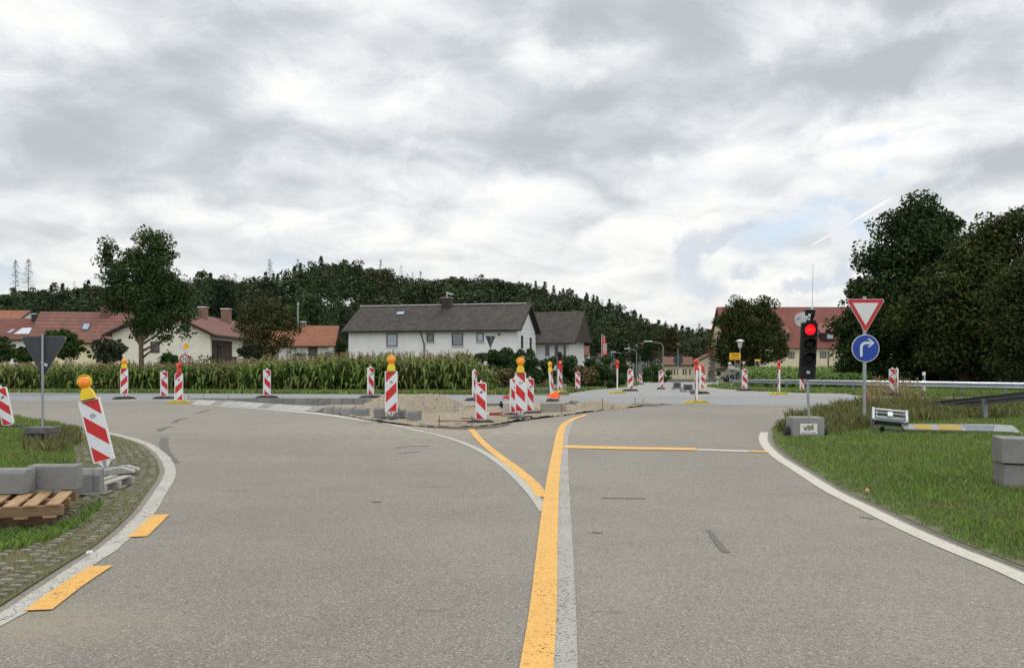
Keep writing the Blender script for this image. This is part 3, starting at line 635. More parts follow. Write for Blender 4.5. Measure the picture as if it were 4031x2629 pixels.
# gable house behind the ash tree: built with its long axis running away
g3 = AT(824, HY, 75); t = h3 = thing('gable_house', (g3.x-4.3, 75, -1.0), 'cream house with brown red roof and dark balcony behind the roadside ash tree', 'house', rz=math.radians(3))
e, r = H+(HY-1311)*75/F+1, H+(HY-1218)*75/F+1
mb = MB().mat(W_CREAM).prism([(-4.3, 0), (4.3, 0), (4.3, e-.05), (0, r-.1), (-4.3, e-.05)], 0, 25); mb.build('wall', t)
sl3 = (r-e)/4.3; mb = MB().mat(tiles('tiles_brown_side', (.17, .078, .06), (.13, .062, .05), .19, .3))
for s_ in (-1, 1): mb.prism([(0, r), (s_*4.9, e-sl3*.6), (s_*4.9, e-sl3*.6+.16), (0, r+.16)], -.6, 25.6)
mb.build('roof', t); mb = MB().mat(D_WOOD)
for s_ in (-1, 1): mb.prism([(0, r-.12), (s_*4.93, e-sl3*.6-.12), (s_*4.93, e-sl3*.6+.13), (0, r+.13)], -.66, -.6)
mb.box((4.93, 12.5, e-sl3*.6+.02), (.1, 26, .14)); mb.build('gutter', t)
t['L'] = 8.6
def w3(x0, x1, y0, y1, **k): return win(t, (x0+x1)/2/44.-(t.location.x*44+CX)/44., (H+1+(HY-(y0+y1)/2)/44.), (x1-x0)/44., (y1-y0)/44., **k)
w3(594, 628, 1344, 1388, glass=GLASSK); w3(694, 712, 1292, 1305, glass=GLASSK)
mb = MB().mat(mat('balcony_wood', (.055, .03, .022), (.035, .022, .018), sc=3)); mb.box((4.33, 3.6, e-1.75), (.1, 6.2, 2.5)); mb.mat(D_WOOD).box((4.55, 3.6, e-2.5), (.5, 6.4, .9)); mb.mat(METALW).box((4.4, 3.6, e-.45), (.1, 6.2, .25)); mb.build('balcony', t)
win(t, 2.4, e-1.7, .8, 1.5, 'right', glass=GLASSK).location.x = 4.42; chimney(t, .9, 9, r-.8, r+.75, .75, mat('chimney_pale', (.2, .11, .08), (.15, .09, .07), sc=5)); chimney(t, .9, 17, r-.8, r+1.1, .9, MATS['chimney_pale'])
# red roof house left
h2 = house('red_tiled_house', 'yellow house with wide brick red tiled roof left of the ash tree', 486, 88, math.radians(12), 8.9, 8.2, 1343, 1236, W_PALEY, R_RED, .4, .35)
e, r, D, Lx = dims(h2); chimney(h2, -2.6, D/2-.6, r-1.6, r+.55, .8, mat('chimney_brown', (.15, .07, .05), (.12, .06, .045), sc=6), STONE)
sl2 = (r-e)/(D/2); Xs = T(-4.1, D/2-2.3, r-2.3*sl2+.2, rx=math.atan(sl2)); MB().mat(D_FRAME).box((0, 0, 0), (.75, 1.2, .08), Xs).build('skylight', h2); MB().mat(GLASSL).box((0, 0, .05), (.6, 1.0, .02), Xs).build('skylight_pane', h2)
win(h2, 2.6, 2.9, 1.5, 1.4, 'right', frame=D_WOOD, glass=GLASSL, bars=1)
h1 = house('brown_roofed_house', 'white house with dull brown red roof and solar panels at the left picture edge', 128, 100, math.radians(-14), 9.5, 8, 1330, 1256, W_WHITE, R_BRN, .5, .5)
e, r, D, Lx = dims(h1); sl1 = (r-e)/(D/2)
for xx, w_, h_, mm, nm in ((-2.0, 2.3, 1.5, mat('solar_glass', (.50, .54, .58), (.42, .46, .5), rough=.15), 'solar_panel'), (-4.2, .55, .9, GLASSL, 'skylight')):
    Xs = T(xx, D/2-2.9, r-2.9*sl1+.22, rx=math.atan(sl1)); MB().mat(mm).box((0, 0, 0), (w_, h_, .06), Xs).build(nm, h1)
chimney(h1, -2.8, D/2-.5, r-.6, r+.6, .75, mat('dark_chimney', (.03, .03, .03)))
h0 = house('orange_gable_house', 'house roof of worn orange tiles behind the brown roofed one at the left edge', 66, 128, math.radians(5), 12, 8, 1262, 1226, W_WHITE, R_ORG, .4, .3)
# village right
h9 = house('hidden_village_house', 'white house with old red roof half hidden by trees beyond the street lamp', 2690, 165, math.radians(3), 7.4, 8, 1402, 1352, W_WHITE, R_OLD, .4, .3, base_z=-1.5)
wpx(h9, 2556, 2570, 1418, 1434)
h8 = house('small_red_roofed_house', 'small distant house with red roof beside the thin sign posts', 2496, 175, math.radians(0), 2.0, 6, 1415, 1387, W_WHITE, R_RED, .2, .2, base_z=-1.5)
hb = house('farm_outbuilding', 'low yellow farm building with sagging red brown roof and brick stair quoins', 2728, 124, math.radians(-7), 4.3, 6, 1436, 1408, W_YEL, R_OLD, .4, .1, base_z=-1.5, cat='farm building')
t = hb; c0 = t.location
for xq in (2634, 2645, 2656, 2668, 2690, 2700, 2716): wpx(t, xq-2.2, xq+2.2, 1452, 1475, frame=D_WOOD, glass=GLASSK)
mb = MB().mat(W_YEL); px2m = 124/F
def ox(px): return (px-2728)*px2m
mb.prism([(ox(2728), 0), (ox(2875), 0), (ox(2875), 3.7), (ox(2797), 4.05), (ox(2728), 2.75)], -.25, 8); mb.build('wall', t)
mb = MB().mat(R_OLD); mb.prism([(ox(2724), 2.72), (ox(2799), 4.2), (ox(2799), 4.35), (ox(2724), 2.87)], -.5, 8.3); mb.build('roof', t)
mb = MB().mat(STONE)
for i in range(12): mb.box((ox(2800)+(.1 if i % 2 else -.1), -.3, .18+i*.34), (.75 if i > 6 else .95, .3, .22))
mb.mat(mat('stone_dark', (.12, .11, .09))).box((ox(2834), -.3, 1.95), (1.3, .15, .5)); mb.build('quoins', t)
win(t, ox(2795), 1.4, .7, .8, depth=-.27, glass=GLASSK); win(t, ox(2826), 1.35, .55, .6, depth=-.27, glass=GLASSK); chimney(t, ox(2801), 2, 3.6, 5.3, .65, mat('brick_bright', (.22, .05, .035), (.17, .045, .03), sc=5))
mb = MB().mat(STONE); mb.box((ox(2700), -.55, .3), (9, .2, .5)); mb.build('plinth', t)
fa = house('farmhouse', 'big yellow farmhouse with tall red tiled roof and dormers behind the roadside trees', 3560, 138, math.radians(0), 28.9, 13, 1362, 1212, W_YEL, R_FARM, .5, .4, base_z=-1.4, cat='farmhouse')
e, r, D, Lx = dims(fa); slf = (r-e)/(D/2)
for a, b, c, d in ((3104, 3127, 1385, 1410), (3228, 3252, 1382, 1409), (2995, 3015, 1385, 1408), (2880, 2900, 1455, 1475), (3330, 3352, 1383, 1409)): wpx(fa, a, b, c, d, frame=D_WOOD, bars=1)
MB().mat(mat('cornice', (.72, .66, .48))).box((-Lx/2, -.1, e-.65), (Lx+.1, .2, .35)).build('cornice', fa)
for pxd in (3082, 3262):
    x = hx(pxd, fa); z = e+1.75; d_ = thing('dormer', (0, 0, 0), None, None) if False else None
    mb = MB().mat(D_WOOD).box((x, 1.2, z-.2), (2.1, 2.0, 1.1)); o = mb.build('dormer', fa)
    mb = MB().mat(R_FARM); mb.prism([(-.1, z+.3), (3.4, z+2.0), (3.4, z+2.15), (-.1, z+.45)], x-1.3, x+1.3, Matrix(((0, 1, 0, 0), (1, 0, 0, 0), (0, 0, 1, 0), (0, 0, 0, 1)))); mb.build('dormer_roof', o)
    mb = MB().mat(GLASSL).box((x+.3, .18, z-.15), (1.0, .06, .75)); mb.build('pane', o)
for pxd, pyd in ((3108, 1316), (3237, 1314)):
    x = hx(pxd, fa); zz = H+(HY-pyd)*139.5/F+1.4; yy = (zz-e)/slf; MB().mat(D_FRAME).box((0, 0, 0), (.75, 1.1, .1), T(x, yy, zz+.22, rx=math.atan(slf))).build('skylight', fa); MB().mat(GLASSL).box((0, 0, .06), (.6, .95, .02), T(x, yy, zz+.22, rx=math.atan(slf))).build('skylight_pane', fa)
mb = MB().mat(mat('copper_pipe', (.10, .05, .04), rough=.5)); mb.tube([(hx(3260, fa), -.1, e-.2), (hx(3260, fa), -.1, 0)], .09, 6); mb.build('downpipe', fa)
MB().mat(BRICK).box((hx(3285, fa), -.2, 1.2), (2.2, .3, 2.3)).build('brick_panel', fa)
mb = MB().mat(mat('dish_white', (.72, .72, .70), rough=.4)); Xd = T(0, 0, 0, rx=math.radians(78), rz=math.radians(-18))
sd_ = AT(3158, 1258, 118); dish = thing('satellite_dish', sd_, 'white oval satellite dish on a mast left of the traffic light top', 'satellite dish')
mb.lathe([(1.05, .15), (.8, .07), (.45, .02), (0, 0), (0, -.03), (.45, -.02), (.82, .05), (1.05, .15)], 28, Xd); mb.build('reflector', dish)
mb = MB().mat(METALW); mb.tube([(.2, .3, -6.5), (.2, .3, 0)], .06, 6); mb.tube([(0, -.1, -1.1), (.3, -1.2, -.2)], .04, 5); mb.box((.3, -1.25, -.15), (.2, .3, .2)); mb.build('mast', dish)
mb = MB().mat(mat('logo_blue', (.08, .1, .2))); mb.prism([(-.2,-.13),(-.1,-.08),(.1,-.08),(.2,-.13),(.2,.12),(.1,.08),(-.1,.08),(-.2,.12)], -.01, .01, T(-.72, -.34, .1, rz=math.radians(-18))); mb.build('logo', dish)
# ------------------------------------------------------------------ road markings
def line(name, px, w, dz, m, n=6, w1=None, jag=0): return ribbon(name, smooth_path(PX(px), n), w, dz, m, w1=w1, jag=jag)
LCURVE = [(-160,2520),(50,2414),(203,2312),(339,2219),(440,2151),(542,2058),(593,1999),(635,1931),(665,1880),(668,1840),(640,1792),(582,1750),(508,1724),(420,1703)]
RCURVE = [(4150,2340),(4031,2278),(3896,2219),(3727,2151),(3557,2075),(3405,1999),(3269,1931),(3134,1846),(3060,1798),(3018,1758),(3004,1728),(3008,1702)]
M_OLDW2 = paint('pale_worn_line', (.40, .385, .33), .5, .45)
line('white_edge_line', LCURVE, .135, .005, M_WORN, jag=.08)
line('white_edge_line', RCURVE, .15, .005, M_WHITE, jag=.02)
line('old_white_line', [(2200,2700),(2205,2629),(2213,2300),(2213,2033),(2213,1863),(2216,1760),(2225,1700),(2247,1655)], .158, .005, M_OLDW, jag=.02)
line('orange_centre_line', [(2100,2700),(2112,2629),(2140,2371),(2163,2033),(2180,1863),(2197,1760),(2209,1694),(2226,1668),(2262,1648),(2308,1634)], .152, .009, M_YEL, jag=.012)
line('orange_branch_line', [(1851,1686),(1888,1730),(1948,1783),(2028,1842),(2096,1901),(2137,1957)], .13, .007, M_YEL)
line('white_branch_line', [(1500,1662),(1560,1676),(1620,1690),(1760,1722),(1880,1768),(1975,1828),(2045,1890),(2100,1950),(2143,2012)], .12, .005, M_OLDW2, w1=.10)
line('orange_stop_line', [(2222,1759),(2480,1765),(2740,1769)], .46, .009, M_YEL, w1=.36)
line('pale_stop_line', [(2741,1769.5),(2880,1774),(2950,1776)], .22, .005, M_WHITE); line('orange_stop_line', [(2951,1776.5),(3028,1780)], .20, .009, M_YEL)
for a in ([(150,2405),(285,2305),(400,2230)], [(540,2115),(590,2070),(632,2028)]): line('orange_dash', a, .145, .009, M_YEL, 3)
line('kerb_edge_strip', [(760,1593),(900,1601),(1050,1610),(1238,1627),(1380,1645),(1500,1663)], .30, .005, M_PALE)
line('tar_patch', [(648,1722),(645,1750),(655,1785),(688,1822)], .14, .004, M_PATCH, jag=.12)
for i, a in enumerate(([(622,1697),(652,1683),(676,1679)], [(686,1662),(705,1651),(738,1645)], [(775,1626),(800,1620),(822,1614)], [(1555,1763),(1600,1757),(1690,1755)], [(1570,1785),(1650,1778)], [(2370,1960),(2440,1961),(2540,1962)], [(2790,2085),(2820,2130),(2860,2175)], [(3390,2035),(3440,2043)], [(2330,2095),(2370,2096)], [(1465,1975),(1500,1976)])):
    line('tar_patch', a, .12 if i < 3 else .05, .004, M_PATCH, jag=.3)
def mainline(pts, w, m, nm='white_lane_line'): return line(nm, pts, w, .010, m, 3)
mainline([(-300,1545),(300,1546),(1000,1547)], .10, M_PALE); mainline([(1000,1547),(2000,1549),(2300,1550)], .08, M_PALE)
for a in ((30,1555,250,1556),(300,1558,470,1559),(120,1561,260,1561),(960,1566,1020,1566),(1700,1563,1800,1564),(2100,1561,2170,1561),(2310,1573,2380,1573),(2606,1575,2720,1576),(2700,1561,2860,1561)): mainline([a[:2], a[2:]], .12, M_WHITE)
mainline([(260,1571),(400,1571),(620,1571)], .14, M_WHITE); mainline([(1770,1587),(1900,1587),(2010,1587)], .14, M_WHITE)
mainline([(2230,1587),(2500,1590),(2830,1590)], .15, M_WHITE); mainline([(2990,1595),(3200,1595)], .14, M_WHITE); mainline([(2985,1600),(3130,1600)], .08, M_WHITE)
mainline([(2880,1556),(3300,1559),(3700,1563)], .09, M_PALE); line('pale_orange_line', [(3120,1569),(3250,1567)], .10, .011, M_PYEL, 3)
line('pale_orange_line', [(480,1574),(700,1562),(880,1557)], .10, .011, M_PYEL, 3); line('pale_orange_line', [(745,1594),(820,1597),(870,1600)], .12, .012, M_PYEL, 3)
# ------------------------------------------------------------------ beacon materials
RED = mat('sign_red', (.50, .022, .02), (.44, .02, .02), sc=5, rough=.45); BWHITE = mat('reflective_white', (.62, .63, .65), (.56, .57, .60), sc=6, rough=.4, c3=(.40, .39, .37), sc3=12, k3=.39)
FRAMEW = mat('plastic_white', (.70, .70, .68), (.60, .60, .58), sc=9, rough=.5); RUB = mat('black_rubber', (.028, .028, .029), (.045, .043, .041), sc=6, rough=.8, bump=.3, c3=(.12, .11, .09), sc3=7, k3=.36)
YRUB = mat('yellow_rubber', (.52, .40, .03), (.40, .31, .05), sc=6, rough=.7, bump=.2, c3=(.16, .13, .07), sc3=8, k3=.4); GRUB = mat('grey_recycled_base', (.36, .35, .33), (.27, .26, .24), sc=7, rough=.9, bump=.3, c3=(.16, .14, .10), sc3=9, k3=.42)
OLIVE = mat('dark_recycled_base', (.055, .06, .052), (.075, .078, .068), sc=6, rough=.85, bump=.3, c3=(.15, .14, .12), sc3=9, k3=.4)
LAMPY = mat('lamp_yellow', (.72, .50, .02), (.62, .44, .03), sc=6, rough=.45, c3=(.4, .28, .05), sc3=12, k3=.36); LAMPR = mat('lamp_red', (.60, .03, .015), (.5, .03, .02), sc=8, rough=.4)
LENS = mat('lens_orange', (.92, .27, .005), (.80, .20, .005), sc=22, rough=.22, spec=.6, bump=.25, bsc=90); LENSR = mat('lens_red_orange', (.85, .10, .01), (.7, .08, .01), sc=22, rough=.25, spec=.6)
BLACK = mat('matt_black', (.010, .010, .011), (.016, .016, .016), sc=5, rough=.6, spec=.12); GALV = mat('galvanised', (.33, .35, .36), (.24, .26, .27), sc=5, rough=.45, metal=.55); GALVD = mat('galvanised_dull', (.22, .235, .24), (.16, .17, .175), sc=6, rough=.6, metal=.4)
INK = mat('black_print', (.02, .02, .022))
def panel_mesh(w, h, d, metal):
    """striped board standing on z=0, front face towards -y"""
    fr = MB().mat(FRAMEW); r = .012 if metal else .05; o = [(-w/2, 0), (w/2, 0), (w/2, h), (-w/2, h)]
    fr.prism(rounded(o, r), -d/2, d/2)
    if metal: fr.prism([(-w*.33, -.001), (w*.33, -.001), (.03, -.09), (-.03, -.09)], -d/4, d/4)
    return fr
def stripes(w, h, d, rising, y=None):
    b = .025 if w > .2 else .02; x0, x1, z0, z1 = -w/2+b, w/2-b, b, h-b; y = -d/2-.003 if y is None else y; mb = MB().mat(BWHITE); mb.prism([(x0, z0), (x1, z0), (x1, z1), (x0, z1)], y, y+.004)
    mb.mat(RED); k = 1 if rising else -1; per, band = .49*h, .245*h; off = x0 if rising else -x1
    for i in range(-1, 5):
        a0 = i*per; poly = [(x0, z0), (x1, z0), (x1, z1), (x0, z1)]
        # t + u between a0 and a0+band, t from the top, u from the left (or right)
        poly = clip(poly, k, -1, a0+band+off-z1) if poly else poly     # k*x - z <= ...
        poly = clip(poly, -k, 1, -(a0+off-z1)) if len(poly) > 2 else poly
        if len(poly) > 2: mb.prism(poly, y-.002, y+.002)
    return mb
_pc = {}
def lamp(parent, z, colr, yaw, dx=0, big=1.0):
    body, lens = (LAMPY, LENS) if colr == 'yellow' else (LAMPR, LENSR)
    mb = MB().mat(body); mb.box((0, 0, .055), (.20, .12, .11), taper=.92); mb.prism([(-.092, .11), (.092, .11), (.05, .185), (-.05, .185)], -.05, .05)
    mb.mat(BLACK).box((0, 0, -.004), (.205, .125, .012)); mb.smooth = True
    mb.mat(body).cyl((0, -.03, .275), (0, .045, .275), .098, n=24); mb.smooth = False
    mb.tube([(.108*math.cos(q), .0, .275+.108*math.sin(q)+.012) for q in np.linspace(math.radians(-5), math.radians(185), 13)], .008, 6)
    o = mb.build('lamp', parent, X=T(dx, 0, z, rz=yaw, s=big)); l = MB().mat(lens); l.smooth = True
    l.lathe([(.088, 0), (.085, .022), (.065, .04), (.03, .05), (0, .052)], 24, T(0, -.028, .275, rx=math.pi/2)); l.lathe([(.08, 0), (.06, .02), (0, .03)], 20, T(0, .045, .275, rx=-math.pi/2)); l.build('lens', o); return o
def foot(parent, m, rz, w=.40, l=.82, h=.10, slots=True, loc=(0, 0, 0)):
    mb = MB().mat(m); prof = [(-l/2, 0), (l/2, 0), (l/2-.01, h*.35), (l*.30, h), (l*.12, h), (l*.10, h*.85), (-l*.10, h*.85), (-l*.12, h), (-l*.30, h), (-l/2+.01, h*.35)]
    if slots:
        for a, b in ((-w/2, -w*.18), (w*.18, w/2)): mb.prism(prof, a, b)
        mb.prism([(-l*.46, 0), (l*.46, 0), (l*.42, h*.55), (-l*.42, h*.55)], -w*.18, w*.18); mb.box((0, 0, h*.55), (l*.24, w*.37, h*.8))
        for s_ in (-1, 1):
            for k in (.2, .34): mb.box((s_*l*k, 0, h*.5), (l*.045, w*.36, h*.75))
    else: mb.prism(prof, -w/2, w/2)
    return mb.build('foot', parent, bevel=.008, X=T(*loc, rz=rz))
def beacon(px, py, ph, label, rising=False, kind='plastic', yaw=0.0, base='black', bw=None, byaw=None, lampc=None, lampyaw=None, lean=0.0, loc=None, group='striped warning beacons around the junction', logo=True, fz=0, w=.29):
    """px,py foot of the beacon; ph panel height in photo pixels; yaw turns the panel; bw apparent width of the foot in metres"""
    p = P(px, py) if loc is None else Vector(loc); s_ = ph/(F/p.y) if ph else 1.0
    t = thing('warning_beacon', p, label, 'warning beacon', group, sc=s_)
    bm = {'black': RUB, 'yellow': YRUB, 'grey': GRUB, 'olive': OLIVE}[base]
    if byaw is None: byaw = math.pi/2 + (yaw) if bw is None else math.asin(min(.98, max(.02, (bw/s_-.25)/.70)))*(1)+math.pi/2 + math.pi/2*0 - math.pi/2*0
    if bw is not None:
        fr = min(1, max(0, (bw/s_-.40)/.46)); byaw = math.acos(fr)*.9
    if base: foot(t, bm, byaw, h=.10)
    metal = kind == 'metal'; d = .035 if metal else .055; z0 = .20 if metal else .10; R_ = Matrix.Rotation(lean, 4, 'Y')
    X = R_ @ T(0, 0, z0, rz=yaw)
    pk = ('p', metal, w); pn = panel_mesh(w, 1.0, d, metal).build('board', t, bevel=.006, X=X)
    for side, rs in ((-1, rising), (1, not rising)):
        st = stripes(w, 1.0, d, rs); o = st.build('stripes', pn)
        if side == 1: o.matrix_local = Matrix.Rotation(math.pi, 4, 'Z')
    if logo:
        lg = MB().mat(INK); zz = .735; xx = .03 if not rising else -.02
        if metal:
            y = -d/2-.0062; n = 24
            for a, b in ((.030, .036),):
                vs = [(a*math.cos(2*math.pi*k/n)+xx*0, y, zz+a*math.sin(2*math.pi*k/n)) for k in range(n)]+[(b*math.cos(2*math.pi*k/n), y, zz+b*math.sin(2*math.pi*k/n)) for k in range(n)]
                lg.add(vs, [(k, k+n, (k+1) % n+n, (k+1) % n) for k in range(n)])
            for dz in (.010, -.010): lg.box((0, y, zz+dz), (.062, .001, .006), T(0, 0, 0))
        else: text(lg, 'VBS', T(0, -d/2-.0062, zz) @ Matrix.Rotation(-.75 if rising else .0, 4, 'Y') @ T(ry=(.0 if rising else -.55)), .062, .05, .35)
        lg.build('logo', pn)
    mb = MB().mat(GALV)
    if metal: mb.box((0, 0, .09), (.045, .045, .26), R_)
    else:
        mb.mat(FRAMEW); mb.box((0, 0, z0+1.025), (.042, .04, .07), R_ @ T(rz=yaw)) if not lampc else None; mb.box((0, 0, .08), (.05, .05, .10), R_)
    if mb.v: mb.build('post', t)
    if lampc:
        hold = (R_ @ Vector((0, 0, z0+1.0))); lo = lamp(t, 0, lampc, 0); lo.matrix_local = R_ @ T(0, 0, z0+1.0, rz=yaw if lampyaw is None else lampyaw)
    return t
RD = math.radians
beacon(1540, 1655, 162, 'beacon with yellow lamp in front of the big sand heap, stripes rising right', True, 'metal', RD(4), 'olive', bw=.58, lampc='yellow', w=.305)
beacon(2049, 1652, 155, 'tall beacon with yellow lamp between two lampless beacons, stripes falling right', False, 'metal', RD(-3), 'olive', bw=.52, lampc='yellow', w=.28)
beacon(489, 1571, 101, 'far beacon with yellow lamp beside the ash tree trunk', True, 'metal', RD(2), 'black', bw=.75, lampc='yellow', w=.30)
beacon(646, 1570, 98, 'lampless turned beacon on black foot left of the red lamp beacon', False, 'plastic', RD(45), 'black', bw=.9)
beacon(704, 1587, 108, 'beacon with small red lamp on a yellow foot below the 50 sign', True, 'plastic', RD(14), 'yellow', bw=.78, lampc='yellow' if False else 'red', lampyaw=RD(-50))
beacon(1051, 1567, 102, 'narrow turned beacon beside the white marker post', False, 'plastic', RD(40), 'black', bw=.8)
beacon(1459, 1567, 110, 'narrow turned beacon behind the left end of the big sand heap', False, 'plastic', RD(52), 'black', bw=.7)
beacon(1868, 1577, 108, 'almost edge-on beacon on black foot right of the big sand heap', False, 'plastic', RD(66), 'black', bw=.55)
beacon(1894, 1668, 148, 'wide lampless beacon at the front of the gravel island', False, 'plastic', RD(-4), 'black', bw=.76)
beacon(2026, 1638, 134, 'lampless beacon half hidden on the left of the tall lamp beacon', False, 'plastic', RD(22), 'black', bw=.5)
beacon(2086, 1632, 130, 'lampless beacon peeping out right of the tall lamp beacon', False, 'plastic', RD(40), 'black', bw=.7)
beacon(2176, 1580, 106, 'leaning thin beacon with yellow lamp above the orange cloth', False, 'plastic', RD(68), 'black', bw=.4, lampc='yellow', lampyaw=RD(72), lean=RD(-4.5))
beacon(2204, 1545, 84, 'beacon with red lamp on yellow foot beside the far traffic light', False, 'plastic', RD(48), 'yellow', bw=.66, lampc='red', lampyaw=RD(30))
beacon(2274, 1540, 68, 'small lampless beacon in front of the dark hedge', False, 'plastic', RD(12), 'black', bw=.65)
beacon(2430, 1548, 88, 'edge-on white beacon with red lamp on yellow foot near the round sign back', False, 'plastic', RD(84), 'yellow', bw=.8, lampc='red', lampyaw=RD(75))
beacon(2481, 1539, 75, 'beacon on black foot just right of the first edge-on beacon', True, 'plastic', RD(10), 'black', bw=.78)
beacon(2521, 1513, 39, 'smallest and farthest beacon by the village street hedge', False, 'plastic', RD(8), 'black', bw=.7)
beacon(2602, 1532, 66, 'beacon below the curved street lamp with stripes rising right', True, 'plastic', RD(12), 'black', bw=.5)
beacon(2741, 1587, 118, 'edge-on white beacon with red lamp standing on the lane line', False, 'plastic', RD(87), 'yellow', bw=.84, lampc='red', lampyaw=RD(80))
beacon(2754, 1550, 95, 'slim edge-on beacon on a black foot right behind the red lamp one', False, 'plastic', RD(86), 'black', bw=.84)
beacon(2767, 1532, 66, 'beacon with round orange lamp on small yellow foot near the stacked feet', False, 'plastic', RD(8), 'yellow', bw=.5, lampc='red', lampyaw=RD(5))
beacon(2931, 1538, 76, 'lampless beacon in front of the guard rail end', False, 'plastic', RD(6), 'black', bw=.78)
beacon(3066, 1553, 90, 'edge-on white beacon with red lamp before the guard rail', False, 'plastic', RD(85), 'yellow', bw=.85, lampc='red', lampyaw=RD(80))
beacon(3157, 1544, 84, 'beacon with red lamp mostly hidden behind the traffic light', False, 'plastic', RD(35), 'yellow', bw=.82, lampc='red', lampyaw=RD(60))
beacon(3513, 1552, 92, 'turned beacon behind the dry grass tufts at the guard rail', False, 'plastic', RD(-48), 'black', bw=.7)
beacon(3531, 1553, 92, 'edge-on beacon right beside the turned one at the dry grass tufts', False, 'plastic', RD(80), 'black', bw=.7)
# the leaning beacon on the left verge and the one at the picture edge
pb = P(424, 1874); t = beacon(0, 0, 0, 'near beacon leaning left with big amber lamp on the left verge', False, 'metal', RD(10), 'grey', byaw=RD(12), lampc='yellow', lean=RD(-14.2), loc=(pb.x, pb.y, .03), w=.325); t.scale = (.775,)*3
for c in t.children:
    if c.name.startswith('foot'): c.matrix_local = T(.03, 0, .0, rz=RD(8), ry=RD(-4))
pb = P(28, 1688); t = beacon(0, 0, 0, 'leaning beacon cut off by the left picture edge', False, 'plastic', RD(8), 'black', byaw=RD(20), lean=RD(-12), loc=(pb.x+.05, pb.y, 0)); t.scale = (.80,)*3
# ------------------------------------------------------------------ signs
SBLUE = mat('sign_blue', (.012, .05, .30), (.011, .045, .27), sc=4, rough=.45); SYEL = mat('sign_yellow', (.80, .42, .01), (.72, .38, .012), sc=3, rough=.5); SGREY = mat('sign_back', (.045, .05, .056), (.035, .039, .044), sc=4, rough=.6); SWH = mat('sign_white', (.58, .59, .58), (.53, .54, .53), sc=3, rough=.45); SRED = mat('traffic_red', (.45, .02, .025), (.40, .018, .022), sc=4, rough=.45)
def pole(t, x, y, z0, z1, r=.03, m=None, name='pole', lean=0): MB().mat(m or GALV).cyl((x-lean*(z1-z0), y, z0), (x, y, z1), r, n=14).build(name, t)
def plate(t, poly, z, y=-.04, layers=(), back=SGREY, yaw=0, name='sign_plate', x=0, edge=None, th=.012):
    mb = MB().mat(edge or GALV).prism(poly, -th, 0); mb.mat(back).prism([(a*.985, b*.985) for a, b in poly], 0, .003)
    yy = -th
    for pl, m in layers: mb.mat(m).prism(pl, yy-.0025, yy-.0005); yy -= .003
    o = mb.build(name, t, X=T(x, 0, z, rz=yaw) @ T(0, y, 0)); return o, yy
def tri(s_, r=.045, dn=True, k=1.0):
    h = s_*math.sqrt(3)/2; p = [(-s_/2, h/3), (s_/2, h/3), (0, -2*h/3)]; p = [(a*k, b*k) for a, b in p]; p = p[::-1]; return rounded(p, r) if r else p
def sc_(poly, k): return [(a*k, b*k) for a, b in poly]
# big give-way + turn right
b = P(3403, 1664); t = thing('give_way_sign', (b.x, b.y, 0), 'white and red give way triangle above a blue turn right disc on one pole', 'road sign')
s = F/b.y; zt = lambda py: H+(HY-py)*b.y/F
pole(t, 0, 0, -.1, zt(1167), .041)
Tz = zt(1178)-.90*.866/3; o, yy = plate(t, tri(.905), Tz, -.05, ((tri(.905, .04, k=.965), SRED), (tri(.905, .0, k=.66), SWH)), edge=SWH, yaw=0, name='give_way_triangle')
Bz = zt(1371); o, yy = plate(t, disc(.318), Bz, -.05, ((disc(.303), SBLUE),), edge=SWH, name='turn_right_disc', yaw=RD(0))
arr = []; rr = .105; w2 = .030; cx_, cz_ = -.10+rr+.0, .02
pin = [(-.10, -.19), (-.10, .02)]+[(cx_-rr*math.cos(q), cz_+rr*math.sin(q)) for q in np.linspace(0, math.pi/2, 9)]+[(.085, .125)]
mb = MB().mat(SWH); out_l, out_r = [], []
for i, p in enumerate(pin):
    a = Vector(pin[max(i-1, 0)]); c_ = Vector(pin[min(i+1, len(pin)-1)]); d = (c_-a).normalized(); out_l.append((p[0]-d.y*w2, p[1]+d.x*w2)); out_r.append((p[0]+d.y*w2, p[1]-d.x*w2))
for i in range(len(pin)-1): mb.prism([out_r[i], out_r[i+1], out_l[i+1], out_l[i]], yy-.001, yy+.002)
mb.prism([(.04, .222), (.095, .222), (.20, .125), (.15, .125)], yy-.001, yy+.002); mb.prism([(.04, .028), (.095, .028), (.20, .125), (.15, .125)], yy-.0012, yy+.002); mb.prism([(.08, .155), (.165, .125), (.08, .095)], yy-.0014, yy+.002)
mb.build('arrow', o)
mb = MB().mat(FRAMEW)
for q in np.linspace(.3, 5.6, 7): mb.box((.19*math.cos(q)-.02, .16*math.sin(q), .05+.03*math.sin(q*3)), (.13, .1, .09), T(0, 0, 0), rz=q+1.5)
mb.build('base_stones', t)
